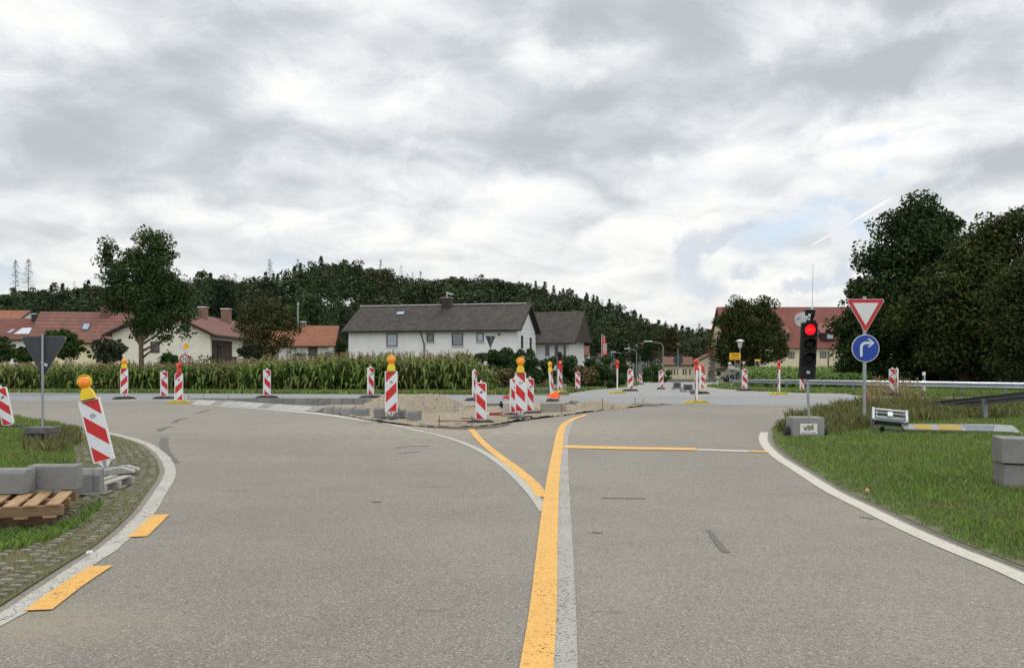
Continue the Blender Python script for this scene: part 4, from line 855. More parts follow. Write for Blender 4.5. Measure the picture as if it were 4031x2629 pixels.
# back of the left triangle
b = P(168, 1742); t = thing('triangle_sign', (b.x, b.y, 0), 'grey back of a triangular sign on a pole in the left grass', 'road sign'); zt = lambda py: H+(HY-py)*b.y/F
pole(t, 0, 0, 0, zt(1321)+.02, .021); s_ = 190/(F/b.y); o, yy = plate(t, tri(s_), zt(1323)-s_*.866/3, -.03, ((tri(s_, .04, k=.965), SRED), (tri(s_, 0, k=.66), SWH)), yaw=math.pi, name='sign_plate')
mb = MB().mat(mat('sticker', (.6, .6, .62))); mb.box((.05, .012, 0), (.06, .004, .045), T(0, 0, zt(1431), ry=RD(25))); mb.box((-.025, .012, 0), (.04, .004, .02), T(0, 0, zt(1428), ry=RD(20))); mb.build('sticker', t)
mb = MB().mat(mat('weathered_base', (.13, .13, .125), (.075, .075, .07), sc=9, bump=.4)); mb.box((0, 0, .22), (.43, .38, .11)); mb.box((-.16, 0, .09), (.10, .34, .17)); mb.box((.16, 0, .09), (.10, .34, .17)); mb.box((0, 0, .1), (.14, .3, .15)); mb.build('base', t, bevel=.012)
# priority road + 50
b = P(728, 1542); t = thing('speed_limit_sign', b, 'priority road diamond above a round 50 speed limit sign beside the maize', 'road sign'); zt = lambda py: H+(HY-py)*b.y/F-b.z; u = b.y/F
pole(t, 0, 0, -.1, zt(1334), .03, lean=-.035)
dm = [(-28*u, 0), (0, -28*u), (28*u, 0), (0, 28*u)]; o, yy = plate(t, rounded(dm, .03), zt(1362), -.05, ((sc_(rounded(dm, .03), .94), SWH), (sc_(rounded(dm, .02), .52), mat('priority_yellow', (.85, .42, .01)))), yaw=RD(40), name='priority_diamond', x=.03)
o, yy = plate(t, disc(20*u), zt(1413), -.05, ((disc(19.4*u), SRED), (disc(14.2*u), SWH)), yaw=RD(40), name='speed_disc', x=-.03)
mb = MB().mat(INK); text(mb, '50', T(0, yy-.001, 0), 24*u, .012); mb.build('number', o)
# sign backs across the road
def backsign(px, py, top, label, plates, r=.03, name='road_sign', lean=0, extra=None, yref=None):
    b = P(px, py); t = thing(name, b, label, 'road sign'); zt = lambda q: H+(HY-q)*b.y/F-b.z; u = b.y/F; pole(t, 0, 0, -.05, zt(top), r, lean=lean)
    for kind, cx, cy, hw, hh, yaw in plates:
        if kind == 'tri': s2 = hh*2/.866*u; o, yy = plate(t, [(a*1., c) for a, c in tri(s2)], zt(cy+hh)-0+s2*.866*2/3, -.04, (), yaw=yaw, x=(cx-px)*u)
        elif kind == 'disc': plate(t, disc(hh*u), zt(cy), -.04, (), yaw=yaw+(math.pi if abs(yaw) < .1 else 0), x=(cx-px)*u)
        elif kind == 'rect': plate(t, [(-hw*u, -hh*u), (hw*u, -hh*u), (hw*u, hh*u), (-hw*u, hh*u)], zt(cy), -.04, (), yaw=yaw, x=(cx-px)*u, back=GALVD)
    return t, zt, u
t, zt, u = backsign(1933, 1526, 1321, 'slim pole with grey sign backs left of the light grey cabinet', [('tri', 1932, 1347, 17, 25, math.pi+RD(48)), ('disc', 1934, 1394, 12, 20, math.pi+RD(52))])
backsign(2407, 1518, 1388, 'round grey sign back on a pole in front of the dark hedge', [('disc', 2405, 1404, 16, 16, 0)])
t, zt, u = backsign(2454, 1508, 1400, 'slightly leaning pole with dark triangle back near the hedge end', [('tri', 2452, 1422, 13, 13, math.pi)], lean=.05)
MB().mat(RUB).box((-.1, 0, .12), (.9, .5, .22)).build('base', t, bevel=.02)
t, zt, u = backsign(2669, 1520, 1373, 'bare pole with large round sign back behind two stacks of black feet', [('disc', 2670, 1417, 20, 20, 0)])
def stackfeet(px, py, wpx, hpx, label, frame):
    b = P(px, py); u = b.y/F; t = thing('foot_stack', b, label, 'stack of beacon feet'); n = 3; h = hpx*u/n
    for i in range(n):
        mb = MB().mat(RUB); mb.box((0, 0, h*(i+.5)), (wpx*u*.96, .4, h*.78), taper=.94)
        for k in range(4): mb.box((wpx*u*(-.36+.24*k), -.2, h*(i+.5)), (wpx*u*.1, .05, h*.9))
        mb.build('rubber_foot', t, bevel=.015, X=T(0, 0, .12))
    mb = MB().mat(GALV); w = wpx*u*(1.45 if frame else 1.15)
    for y in (-.25, .25): mb.box((0, y, .09), (w, .05, .06)); 
    for x in (-.5, .5, -.2, .25): mb.box((x*w, 0, .06), (.05, .6, .12))
    mb.build('frame', t)
stackfeet(2665, 1532, 28, 19, 'left stack of black rubber feet under the bare pole', False)
stackfeet(2708, 1542, 34, 20, 'right stack of black rubber feet on a galvanised frame', True)
# village sign
b = P(2893, 1512); t = thing('village_sign', b, 'yellow village name sign with black writing on two poles', 'village sign'); zt = lambda q: H+(HY-q)*b.y/F-b.z; u = b.y/F
pole(t, 0, 0, 0, zt(1392), .045); o, yy = plate(t, rounded([(-23*u, -14.5*u), (23*u, -14.5*u), (23*u, 14.5*u), (-23*u, 14.5*u)], .06), zt(1402.5), -.06, ((rounded([(-22*u, -13.6*u), (22*u, -13.6*u), (22*u, 13.6*u), (-22*u, 13.6*u)], .05), SYEL),), edge=INK)
mb = MB().mat(INK); text(mb, 'Viecht', T(0, yy-.002, 6.0*u), 11.5*u, .02); text(mb, 'Gde. Eching', T(0, yy-.002, -2.6*u), 6.4*u, .02); text(mb, 'Lkr. Landshut', T(0, yy-.002, -9.0*u), 5.8*u, .015); mb.build('lettering', o)
b = P(2872, 1514); t = thing('junction_sign', b, 'small priority diamond over a square white sign left of the village sign', 'road sign'); zt = lambda q: H+(HY-q)*b.y/F-b.z; u = b.y/F; pole(t, 0, 0, 0, zt(1425), .03)
dm = [(-8.5*u, 0), (0, -8.5*u), (8.5*u, 0), (0, 8.5*u)]; plate(t, dm, zt(1430.5), -.05, ((sc_(dm, .92), SWH), (sc_(dm, .55), MATS['priority_yellow'])), name='diamond')
sq = [(-6.5*u, -6.5*u), (6.5*u, -6.5*u), (6.5*u, 6.5*u), (-6.5*u, 6.5*u)]; o, yy = plate(t, sq, zt(1447), -.05, ((sc_(sq, .92), SWH),), name='square_plate'); mb = MB().mat(INK); mb.box((0, yy-.002, 0), (9*u, .003, 1.6*u)); mb.box((0, yy-.0025, 0), (1.6*u, .003, 9*u)); mb.build('symbol', o)
b = P(2927, 1514); t = thing('give_way_sign', b, 'small far give way triangle above the lampless beacon at the rail end', 'road sign'); zt = lambda q: H+(HY-q)*b.y/F-b.z; u = b.y/F; pole(t, 0, 0, 0, zt(1420), .04); s_ = 22*u; plate(t, tri(s_, .03), zt(1422)-s_*.866/3, -.06, ((tri(s_, .03, k=.95), SRED), (tri(s_, 0, k=.6), SWH)))
b = P(2983, 1508); t = thing('direction_sign', b, 'yellow arrow direction sign on two short poles under the chestnut tree', 'road sign'); zt = lambda q: H+(HY-q)*b.y/F-b.z; u = b.y/F
for x in (-9, 4): pole(t, x*u, 0, 0, zt(1415), .045)
plate(t, [(-13*u, -4*u), (9*u, -4*u), (12*u, 0), (9*u, 4*u), (-13*u, 4*u)], zt(1418), -.07, ((sc_([(-13*u, -4*u), (9*u, -4*u), (12*u, 0), (9*u, 4*u), (-13*u, 4*u)], .94), SYEL),), name='arrow_plate'); o, yy = plate(t, [(-9*u, -16*u), (5*u, -16*u), (5*u, 14*u), (-9*u, 14*u)], zt(1444), -.06, (), back=SGREY, edge=SGREY, name='panel_back')
mb = MB().mat(INK).prism([(-12*u, 0), (-19*u, 5*u), (-12*u, 9*u), (-12*u, 7*u), (-16*u, 4.5*u), (-12*u, 2*u)], -.02, 0, T(0, 0, zt(1450))); mb.build('arrow_board', t)
b = P(2996, 1506); t = thing('yellow_notice_board', b, 'low yellow and dark board behind the car by the right maize', 'sign board'); u = b.y/F; zt = lambda q: H+(HY-q)*b.y/F-b.z
mb = MB().mat(SYEL).box((-.3, 0, zt(1463)), (24*u, .06, 12*u)); mb.mat(INK).box((-.3, -.035, zt(1454)), (24*u, .03, 3*u)); mb.box((.8, 0, zt(1472)), (4*u, .1, 32*u)); mb.box((-.3-11*u, 0, zt(1480)), (2*u, .05, 24*u)); mb.build('board', t)
# street lamps and flags
def curved_lamp(px, py, top, head0, label, y=None):
    b = AT(px, HY, {2610: 112, 2506: 128, 2450: 122}[px]); b.z = zg(b.y); u = b.y/F; t = thing('street_lamp', b, label, 'street lamp', 'curved street lamps along the village street'); zt = lambda q: H+(HY-q)*b.y/F-b.z; hx_ = (head0-px)*u; zt_ = zt(top)
    mb = MB().mat(GALVD); r = abs(hx_)*.35; sg = 1 if hx_ > 0 else -1
    mb.tube([(0, 0, 0), (0, 0, zt_-r*.9), (sg*r*.12, 0, zt_-r*.5), (sg*r*.45, 0, zt_-r*.22), (sg*r*1.0, 0, zt_-r*.12), (hx_*.6, 0, zt_-.02)], [.09, .08, .06, .055, .05, .045], 8); mb.build('pole', t)
    MB().mat(SWH).box((hx_*.8, 0, zt_+.05), (abs(hx_)*.45, .25, .14), T(0, 0, 0)).build('lamp_head', t, bevel=.03)
curved_lamp(2610, 1484, 1345, 2537, 'tall curved street lamp reaching left over the village street')
curved_lamp(2506, 1496, 1374, 2459, 'second curved street lamp half hidden by the small dark trees'); curved_lamp(2450, 1482, 1387, 2406, 'farthest curved street lamp behind the hedge')
b = P(2913, 1512); t = thing('street_lamp', b, 'mushroom shaped street lamp in front of the chestnut tree', 'street lamp'); u = b.y/F; zt = lambda q: H+(HY-q)*b.y/F-b.z
MB().mat(GALVD).cyl((0, 0, 0), (0, 0, zt(1370)), .08, .06, 10).build('pole', t); mb = MB().mat(mat('lamp_glass', (.55, .57, .56), rough=.3)); mb.smooth = True; z0 = zt(1372); mb.lathe([(.12, z0), (.2, z0+.15), (.3, z0+.75), (.3, z0+.8)], 16); mb.build('shade', t)
mb = MB().mat(SWH); mb.smooth = True; mb.lathe([(.52, z0+.8), (.45, z0+.9), (.2, z0+1.02), (.0, z0+1.06)], 18); mb.build('cap', t)
FRED = mat('flag_red', (.62, .015, .03), (.5, .012, .025), sc=1, rough=.7)
for px, top, wv, lab in ((2369, 1314, 19, 'taller flag pole with red banner and white letters above the hedge'), (2378, 1320, 12, 'second flag pole with red banner just right of the taller one')):
    b = AT(px, HY, 105); b.z = zg(105); u = b.y/F; t = thing('flag_pole', b, lab, 'flag', 'red banner flags behind the hedge'); zt = lambda q: H+(HY-q)*b.y/F-b.z; pole(t, 0, 0, 0, zt(top), .05, SWH)
    mb = MB().mat(FRED); n = 14; vs = []
    for i in range(n+1):
        z = zt(1326+i*5.6); w_ = wv*u*(.3+.7*i/n); vs += [(.06, 0, z), (.06+w_*.5, -.10+.05*math.sin(i*.8), z), (.06+w_, -.03, z-.05)]
    mb.add(vs, [(3*i+k, 3*i+k+1, 3*i+k+4, 3*i+k+3) for i in range(n) for k in (0, 1)]); o = mb.build('banner', t)
    if wv > 15: mb = MB().mat(SWH); text(mb, 'VIESS', T(wv*u*.66, -.2, zt(1373)) @ T(ry=-math.pi/2), .62, .03); mb.build('lettering', o)
# white marker posts
def marker(px, py, top, label):
    b = P(px, py); u = b.y/F; h = (py-top)*u; t = thing('marker_post', b, label, 'marker post', 'white roadside marker posts'); MB().mat(FRAMEW).box((0, 0, h/2), (.13, .10, h)).build('post', t, bevel=.02)
    mb = MB().mat(BLACK).box((0, -.003, h*.74), (.135, .105, h*.2), T(0, 0, 0)); mb.build('black_band', t); MB().mat(BWHITE).box((.0, -.06, h*.75), (.05, .01, h*.13)).build('reflector', t)
marker(1026, 1540, 1467, 'white marker post between the maize and the turned beacon'); marker(2824, 1521, 1482, 'white marker post in front of the parked dark car'); marker(3637, 1551, 1464, 'white marker post behind the guard rail under the big trees')
marker(2494, 1503, 1474, 'white marker post directly behind the beacon by the hedge verge'); marker(2510, 1500, 1478, 'small white marker post left of the farthest beacon')
# ------------------------------------------------------------------ traffic light
VBSP = mat('plate_white', (.62, .63, .63), (.55, .56, .56), sc=9); CONC = mat('concrete', (.255, .25, .24), (.20, .195, .185), sc=5, rough=.95, bump=.3, bsc=60, c3=(.15, .145, .135), sc3=14, k3=.4); CONL = mat('concrete_light', (.40, .38, .345), (.34, .325, .295), sc=4, rough=.95, bump=.3, bsc=50)
def vbs_sign(t, X, w, h):
    MB().mat(VBSP).box((0, 0, 0), (w, .01, h), X).build('sign_plate', t); mb = MB().mat(mat('logo_ochre', (.45, .30, .03))); text(mb, 'V', X @ T(-w*.20, -.007, .0) @ T(ry=-.25), h*.62, .05, .2); mb.mat(mat('logo_grey', (.20, .19, .17))); text(mb, 'B', X @ T(.0, -.0075, h*.06) @ T(ry=-.25), h*.62, .05, .2)
    mb.mat(MATS['logo_ochre']); text(mb, 'S', X @ T(w*.20, -.007, h*.13) @ T(ry=-.25), h*.62, .05, .2); mb.mat(INK); text(mb, 'V', X @ T(-w*.22, -.008, -h*.04) @ T(ry=-.25), h*.5, .02, .2); text(mb, 'S', X @ T(w*.18, -.008, h*.09) @ T(ry=-.25), h*.5, .02, .2)
    for x0, x1 in ((-.42, -.2), (-.16, .05), (.1, .42)): mb.mat(INK).box(((x0+x1)/2*w, -.007, -h*.38), ((x1-x0)*w, .002, h*.05), X)
    mb.build('logo', t)
b = P(3178, 1722); t = thing('traffic_light', (b.x, b.y, 0), 'portable traffic light showing red on a concrete block in the right verge', 'traffic light'); u = b.y/F; zt = lambda q: H+(HY-q)*u
pole(t, .0, 0, .3, zt(1490), .024, lean=-.045)
tilt = RD(2.5); hx0 = (3182-3178)*u; zc = zt(1382); hh = 224*u; hw = 58*u; Xh = T(hx0, 0, zc, ry=tilt, rz=RD(-6))
mb = MB().mat(BLACK); k = hh/4
for i in range(4):
    zc_ = hh/2-k*(i+.5); mb.box((0, .02, zc_), (hw, .16, k*.965), Xh)
    for sx in (-1, 1): mb.box((sx*(hw/2+.006), .0, zc_+k*.3), (.014, .05, .02), Xh); mb.box((sx*(hw/2+.006), .0, zc_-k*.3), (.014, .05, .02), Xh)
mb.box((0, .05, 0), (hw*.97, .14, hh*.99), Xh)
head = mb.build('signal_head', t, bevel=.010)
REDON = mat('red_light_on', (.9, .01, .01), emit=(1, .006, .01), es=1.7, rough=.3, sc=60); GOFF = mat('green_off', (.004, .012, .010), rough=.5, spec=.15); AOFF = mat('amber_off', (.008, .006, .005), rough=.5, spec=.15)
for i, m in enumerate((REDON, AOFF, GOFF)):
    zc_ = hh/2-k*(i+.5); l = MB().mat(m); l.smooth = True; l.lathe([(.094, 0), (.094, .012), (.05, .03), (0, .036)], 28, Xh @ T(0, -.062, zc_, rx=math.pi/2)); l.build('lens', t)
    v = MB().mat(BLACK); n = 20; vs = []
    for j in range(n+1):
        q = RD(-25+230*j/n); dd = .17 if 25 < -25+230*j/n < 155 else .10; vs += [(.108*math.cos(q), -.06, zc_+.108*math.sin(q)), (.108*math.cos(q), -.06-dd*(.45+.55*max(0, math.sin(q))), zc_+.108*math.sin(q)), (.100*math.cos(q), -.06-dd*(.45+.55*max(0, math.sin(q))), zc_+.100*math.sin(q)), (.100*math.cos(q), -.06, zc_+.100*math.sin(q))]
    v.add(vs, [(4*j+a_, 4*j+4+a_, 4*j+4+(a_+1) % 4, 4*j+(a_+1) % 4) for j in range(n) for a_ in range(4)], Xh); v.build('visor', t)
mb = MB().mat(VBSP).box((0, -.065, -hh/2+k*.52), (.055, .006, .045), Xh); mb.mat(INK).box((0, -.07, -hh/2+k*.54), (.03, .003, .015), Xh); mb.build('sticker', t)
mb = MB().mat(BLACK); zt0 = hh/2; mb.box((.03, .02, zt0+.02), (.16, .12, .05), Xh); mb.cyl((.035, .02, zt0), (.045, .02, zt0+.2), .028, X=Xh); mb.box((-.005, -.02, zt0+.17), (.15, .16, .08), Xh @ T(rx=0)); mb.prism([(-.1, zt0+.205), (.075, zt0+.205), (.06, zt0+.235), (-.085, zt0+.235)], -.11, .07, Xh); mb.box((.05, .02, zt0+.12), (.05, .1, .07), Xh); mb.build('detector', t, bevel=.006)
mb = MB().mat(SWH).box((-.035, -.105, zt0+.135), (.04, .02, .035), Xh); mb.mat(GALV).box((-.0, -.01, zt0+.242), (.15, .15, .012), Xh); mb.build('detector_lens', t)
mb = MB().mat(BLACK); mb.tube([Xh @ Vector(p) for p in ((-.03, -.06, zt0+.11), (-.05, -.06, zt0+.06), (-.06, -.03, zt0+.0))], .006, 5); mb.build('cable', t)
mb = MB().mat(FRAMEW); mb.cyl(Xh @ Vector((.04, .02, zt0+.24)), Xh @ Vector((.04, .02, zt0+.31)), .016); mb.mat(BLACK).cyl(Xh @ Vector((.04, .02, zt0+.31)), (hx0+.04+15*u*0+.055, .02, zt(1034)), .0035, .002, 6); mb.build('antenna', t)
bw_, bh_ = 122*u, 76*u; zb_ = zt(1718)+.0
mb = MB().mat(CONC); mb.box((0, .12, zb_+bh_/2+.0), (bw_, .42, bh_)); mb.build('concrete_block', t, bevel=.012); vbs_sign(t, T((3176-3178)*u, -.097, zt(1686)), 67*u, 41*u)
mb = MB().mat(GALV); mb.box((.0, -.1, zb_-.02), (bw_+.14, .05, .05)); mb.box((-bw_/2-.01, -.08, zb_-.1), (.05, .05, .14)); 
for i in range(7): mb.box((-bw_/2-.005, -.095, zb_+.03+i*.045), (.022, .02, .02), T(0, 0, 0))
mb.tube([(0, -.105, zt(1650)), (.015, -.115, zt(1655)), (.0, -.11, zt(1662))], .012, 6); mb.build('frame', t)
mb = MB().mat(RUB)
for sx in (-1, 1): mb.cyl((sx*(bw_/2+.03), .12, zb_+.10), (sx*(bw_/2+.10), .12, zb_+.10), .09, n=18)
mb.build('wheel', t)
# far traffic light, seen from the side
b = P(2204, 1541); t = thing('traffic_light', b, 'far black traffic light seen side-on beyond the crossing road', 'traffic light'); u = b.y/F; zt = lambda q: H+(HY-q)*u-b.z
pole(t, -9*u, .1, 0, zt(1400), .035); mb = MB().mat(BLACK); mb.box((-1*u, .1, zt(1432)), (17*u, .25, 92*u)); mb.box((-1*u, .1, zt(1390)), (10*u, .2, 12*u)); mb.build('signal_head', t, bevel=.03)
for zq in (1404, 1422, 1440): MB().mat(GALVD).box((11*u, .1, zt(zq)), (9*u, .22, 2.5*u), T(0, 0, 0)).build('visor', t)
MB().mat(CONC).box((0, .3, zt(1526)), (53*u, .6, 24*u)).build('concrete_block', t, bevel=.02); vbs_sign(t, T(-17*u, -.02, zt(1526)), 16*u, 15*u)
# ------------------------------------------------------------------ things on the verges
b = P(2009, 1527); t = thing('utility_cabinet', b, 'light grey utility cabinet beyond the road behind the tall beacon', 'cabinet'); u = b.y/F; h = 67*u; cab = mat('cabinet_grey', (.46, .49, .50), (.40, .43, .44), sc=3)
MB().mat(cab).box((0, .2, h/2), (46*u, .4, h)).build('body', t, bevel=.012); MB().mat(cab).box((0, .2, h), (50*u, .5, .05)).build('lid', t); mb = MB().mat(cab); mb.box((-9*u, -.01, h*.5), (20*u, .03, h*.86)); mb.box((12*u, -.01, h*.5), (18*u, .03, h*.86)); mb.build('door', t)
b = P(592, 1524); t = thing('post_box', b, 'small grey box on a post right of the ash tree trunk', 'junction box'); u = b.y/F; MB().mat(cab).box((0, 0, 40*u), (17*u, .2, 15*u)).build('box', t, bevel=.01); MB().mat(GALVD).box((0, 0, 16*u), (5*u, .08, 34*u)).build('post', t)
b = P(1954, 1536); t = thing('foot_stack', b, 'heap of dark spare feet in the grass left of the cabinet', 'stack of beacon feet')
for i in range(3): foot(t, RUB, RD(8*i), loc=(.05*i, .02*i, .02+.1*i), h=.1).name = 'rubber_foot'
b = P(2128, 1542); t = thing('lying_rails', b, 'blue grey rails lying in the grass right of the cabinet', 'steel rails'); mb = MB().mat(mat('blue_grey_steel', (.18, .23, .25), (.13, .16, .17), sc=5))
for i in range(3): mb.box((0, .1*i, .06+.06*i), (.95-.05*i, .09, .05), rz=.02*i)
mb.build('rail', t)
# guard rail beyond the road
W_PROF = [(0, 0), (-.08, .03), (-.08, .10), (-.02, .155), (-.08, .21), (-.08, .28), (0, .31)]
RAIL = mat('rail_steel', (.42, .45, .48), (.34, .37, .40), sc=.9, rough=.38, metal=.6, c3=(.55, .57, .58), sc3=.35, k3=.45); RAILD = mat('rail_steel_dark', (.16, .17, .175), (.10, .108, .11), sc=1.2, rough=.5, metal=.4)
def rail(label, pts, z_top, hgt, m, posts, sign=1):
    """pts: ground points, z_top(i) height of the beam top"""
    b = Vector(pts[0]); t = thing('guard_rail', (b.x, b.y, b.z), label, 'guard rail'); mb = MB().mat(m); vs = []; n = len(W_PROF)
    for i, p in enumerate(pts):
        a = Vector(pts[max(0, i-1)]); c = Vector(pts[min(len(pts)-1, i+1)]); d = (c-a); d.z = 0; d.normalize(); no = Vector((d.y, -d.x, 0))*sign
        for q, z in W_PROF: vs.append((p[0]-b.x-no.x*q, p[1]-b.y-no.y*q, z_top[i]-b.z-hgt+z/.31*hgt))
    mb.add(vs, [(i*n+j, i*n+j+1, (i+1)*n+j+1, (i+1)*n+j) for i in range(len(pts)-1) for j in range(n-1)]); mb.smooth = False
    o = mb.build('beam', t); md = o.modifiers.new('thick', 'SOLIDIFY'); md.thickness = .006
    for x, y, z0, z1 in posts: MB().mat(GALVD).box((x-b.x, y-b.y+.06, (z0+z1)/2-b.z), (.10, .09, z1-z0)).build('post', t)
    return t
rp = [(2874, 1524, 1520), (2884, 1522, 1508), (2897, 1524, 1497), (2925, 1527, 1493.5), (3150, 1541, 1494.5), (3400, 1549, 1497.5), (3625, 1553, 1501), (3850, 1557, 1504.5), (4100, 1562, 1508)]
pts, ztop = [], []
for px, py, tp in rp: p = P(px, py); pts.append(tuple(p)); ztop.append(H+(HY-tp)*p.y/F)
po = []
for px in (2902, 2950, 3000, 3048, 3098, 3190, 3245, 3360, 3484, 3625, 3785, 3960):
    py = float(np.interp(px, [r_[0] for r_ in rp], [r_[1] for r_ in rp])); tp = float(np.interp(px, [r_[0] for r_ in rp], [r_[2] for r_ in rp])); p = P(px, py); po.append((p.x, p.y, p.z-.1, H+(HY-tp)*p.y/F-.08))
rail('long galvanised guard rail beyond the road on the right', pts, ztop, .245, RAIL, po)
pts, ztop, po = [], [], []
for px, y, tp in ((3560, 24.5, 1592), (3700, 24, 1578), (3800, 22, 1567), (3900, 20, 1556), (4031, 17.5, 1541), (4300, 15, 1520)):
    p = AT(px, tp, y); pts.append((p.x, p.y, 0)); ztop.append(p.z)
for px, y in ((3890, 20.2), (4080, 17)): po.append(((px-CX)*y/F, y+.08, -.1, .5))
rail('dark near guard rail sinking into the grass at the right picture edge', pts, ztop, .20, RAILD, po, -1)
# parked car
b = P(2905, 1505); b.y = 121; b.z = zg(121); b.x = (2903-CX)*121/F; car = thing('parked_car', b, 'dark grey estate car behind the village signs', 'car', rz=RD(7)); CAR = mat('car_paint', (.030, .028, .031), (.025, .023, .026), rough=.4, spec=.35, coat=.15); CG = mat('car_glass', (.02, .022, .026), rough=.2, spec=.4)
prof = [(-2.2, .35), (-2.22, .62), (-2.1, .82), (-1.35, 1.0), (-.95, 1.06), (-.25, 1.52), (.4, 1.62), (1.3, 1.6), (1.95, 1.35), (2.2, 1.05), (2.25, .5), (2.15, .32)]
mb = MB().mat(CAR); mb.prism(prof[:3]+[(-1.35, 1.0), (-.95, 1.06), (2.2, 1.07)]+prof[-2:], -.9, .9); mb.build('body', car, bevel=.07, seg=3)
mb = MB().mat(CAR); n = [(-.95, 1.04), (-.25, 1.52), (.4, 1.62), (1.3, 1.6), (1.95, 1.35), (2.18, 1.04)]; vs = [(x, -.86+.18*(z-1.04)/.58, z) for x, z in n]+[(x, .86-.18*(z-1.04)/.58, z) for x, z in n]; m_ = len(n)
mb.add(vs, [list(range(m_)), list(range(2*m_-1, m_-1, -1))]+[(i, i+m_, (i+1) % m_+m_, (i+1) % m_) for i in range(m_)]); mb.build('roof', car, bevel=.04)
mb = MB().mat(CG)
for a in ([(-.78, 1.1), (-.2, 1.48), (.3, 1.55), (.3, 1.1)], [(.38, 1.1), (.38, 1.55), (1.15, 1.52), (1.3, 1.1)], [(1.38, 1.12), (1.24, 1.5), (1.6, 1.4), (1.85, 1.14)]): mb.prism(a, -.90, -.74, T(0, 0, 0))
mb.build('side_window', car); MB().mat(mat('windscreen', (.35, .38, .40), rough=.1)).prism([(-.93, 1.08), (-.27, 1.52), (-.31, 1.54), (-.97, 1.10)], -.7, .7).build('windscreen', car)
for x in (-1.4, 1.4):
    for y in (-.86, .86):
        w = MB().mat(BLACK).cyl((x, y-.1, .34), (x, y+.1, .34), .34, n=22).build('wheel', car); MB().mat(GALV).cyl((x, y-.115, .34), (x, y+.115, .34), .21, n=10).build('rim', w)
for y in (-.62, .62): MB().mat(mat('headlight', (.6, .62, .65), rough=.1)).box((-2.12, y, .78), (.22, .38, .13)).build('headlight', car, bevel=.03)
MB().mat(BLACK).box((-2.23, 0, .55), (.05, 1.3, .26)).build('grille', car); MB().mat(SWH).box((-2.26, 0, .5), (.02, .5, .11)).build('number_plate', car); mb = MB().mat(GALV); mb.box((.5, -.7, 1.64), (1.8, .04, .04)); mb.box((.5, .7, 1.64), (1.8, .04, .04)); mb.build('roof_rail', car)
# lying frame and lying board in the right verge
b = P(3500, 1705); t = thing('steel_frame_rack', (b.x, b.y, .06), 'galvanised steel frame tipped over in the grass beside the give way pole', 'steel frame', rz=RD(-20)); w_, d_, h_ = .60, .34, .19
X = T(0, .1, .13, ry=RD(5), rx=RD(34)); mb = MB().mat(GALV)
for y in (-d_/2, d_/2):
    for z in (0, h_): mb.box((0, y, z), (w_, .035, .035), X)
for x in (-w_/2, w_/2):
    mb.box((x, 0, h_/2), (.05, d_+.04, h_+.06), X)
for x, z in ((-.06, h_), (0.1, h_)): mb.box((0, -.06 if x < 0 else .07, z-.01), (w_, .03, .03), X)
mb.tube([X @ Vector(p) for p in ((-.24, -.15, h_+.03), (.24, -.15, h_+.03), (.24, .12, h_+.03), (-.24, .12, h_+.03), (-.24, -.15, h_+.03))], .014, 6)
mb.build('frame', t, bevel=.006); mb = MB().mat(SWH).box((0, -.02, h_+.05), (.09, .13, .02), X); mb.build('bracket', t); mb = MB().mat(mat('rubber_inlay', (.05, .055, .05))).box((0, 0, h_/2), (w_-.08, d_-.1, h_*.7), X); mb.build('inlay', t, bevel=.01)
mb = MB().mat(BLACK).box((-.12, -.22, -.02), (.07, .06, .16), X); mb.build('foot', t)
b = P(3790, 1712); t = thing('lying_sign_board', (b.x, b.y, .09), 'long grey board with yellow and blue parts lying on the right verge', 'lying sign', rz=RD(-3)); u = b.y/F; w_ = 440*u
Xb = T(0, .1, .0, rx=RD(-74)); mb = MB().mat(mat('board_grey', (.30, .31, .30), (.24, .245, .235), sc=4, c3=(.16, .16, .13), sc3=9, k3=.42)); mb.prism([(-w_/2, -.02), (w_*.42, -.10), (w_/2, -.24), (w_*.47, .12), (w_*.36, .16), (-w_/2, .16)], 0, .03, T(0, .05, .03, rx=RD(-62))); o = mb.build('board', t)
mb = MB().mat(mat('faded_yellow', (.40, .26, .035), (.32, .22, .045), sc=6, c3=(.3, .22, .08), sc3=14, k3=.4)); Xq = T(0, .05, .03, rx=RD(-62)); mb.prism([(-w_*.40, -.02), (-w_*.26, -.04), (-w_*.26, .125), (-w_*.40, .135)], -.004, 0, Xq); mb.prism([(-w_*.21, -.04), (-w_*.0, -.06), (-w_*.01, .13), (-w_*.18, .13)], -.004, 0, Xq); mb.mat(mat('faded_blue', (.13, .155, .19), (.19, .20, .21), sc=9)).prism([(w_*.03, -.07), (w_*.26, -.09), (w_*.32, .12), (w_*.04, .12)], -.004, 0, Xq); mb.build('marking', o)
b = P(3413, 1600); t = tag(MB().mat(mat('orange_post', (.45, .09, .03), (.35, .07, .03), sc=5)).cyl((0, 0, 0), (0, 0, .48), .045, n=12).build('orange_post'), 'short rusty orange post right behind the give way pole', 'post'); t.location = (b.x, b.y, 0)
b = P(3272, 1655); t = thing('spare_base', (b.x, b.y, .12), 'dark weathered beacon foot standing in weeds behind the traffic light block', 'beacon foot'); mb = MB().mat(mat('weathered_dark', (.07, .055, .045), (.04, .035, .03), sc=8)); mb.box((0, 0, .06), (.34, .1, .05)); mb.box((0, 0, .0), (.14, .1, .12)); mb.box((-.12, 0, .03), (.06, .1, .09)); mb.box((.12, 0, .03), (.06, .1, .09)); mb.build('body', t, bevel=.008)
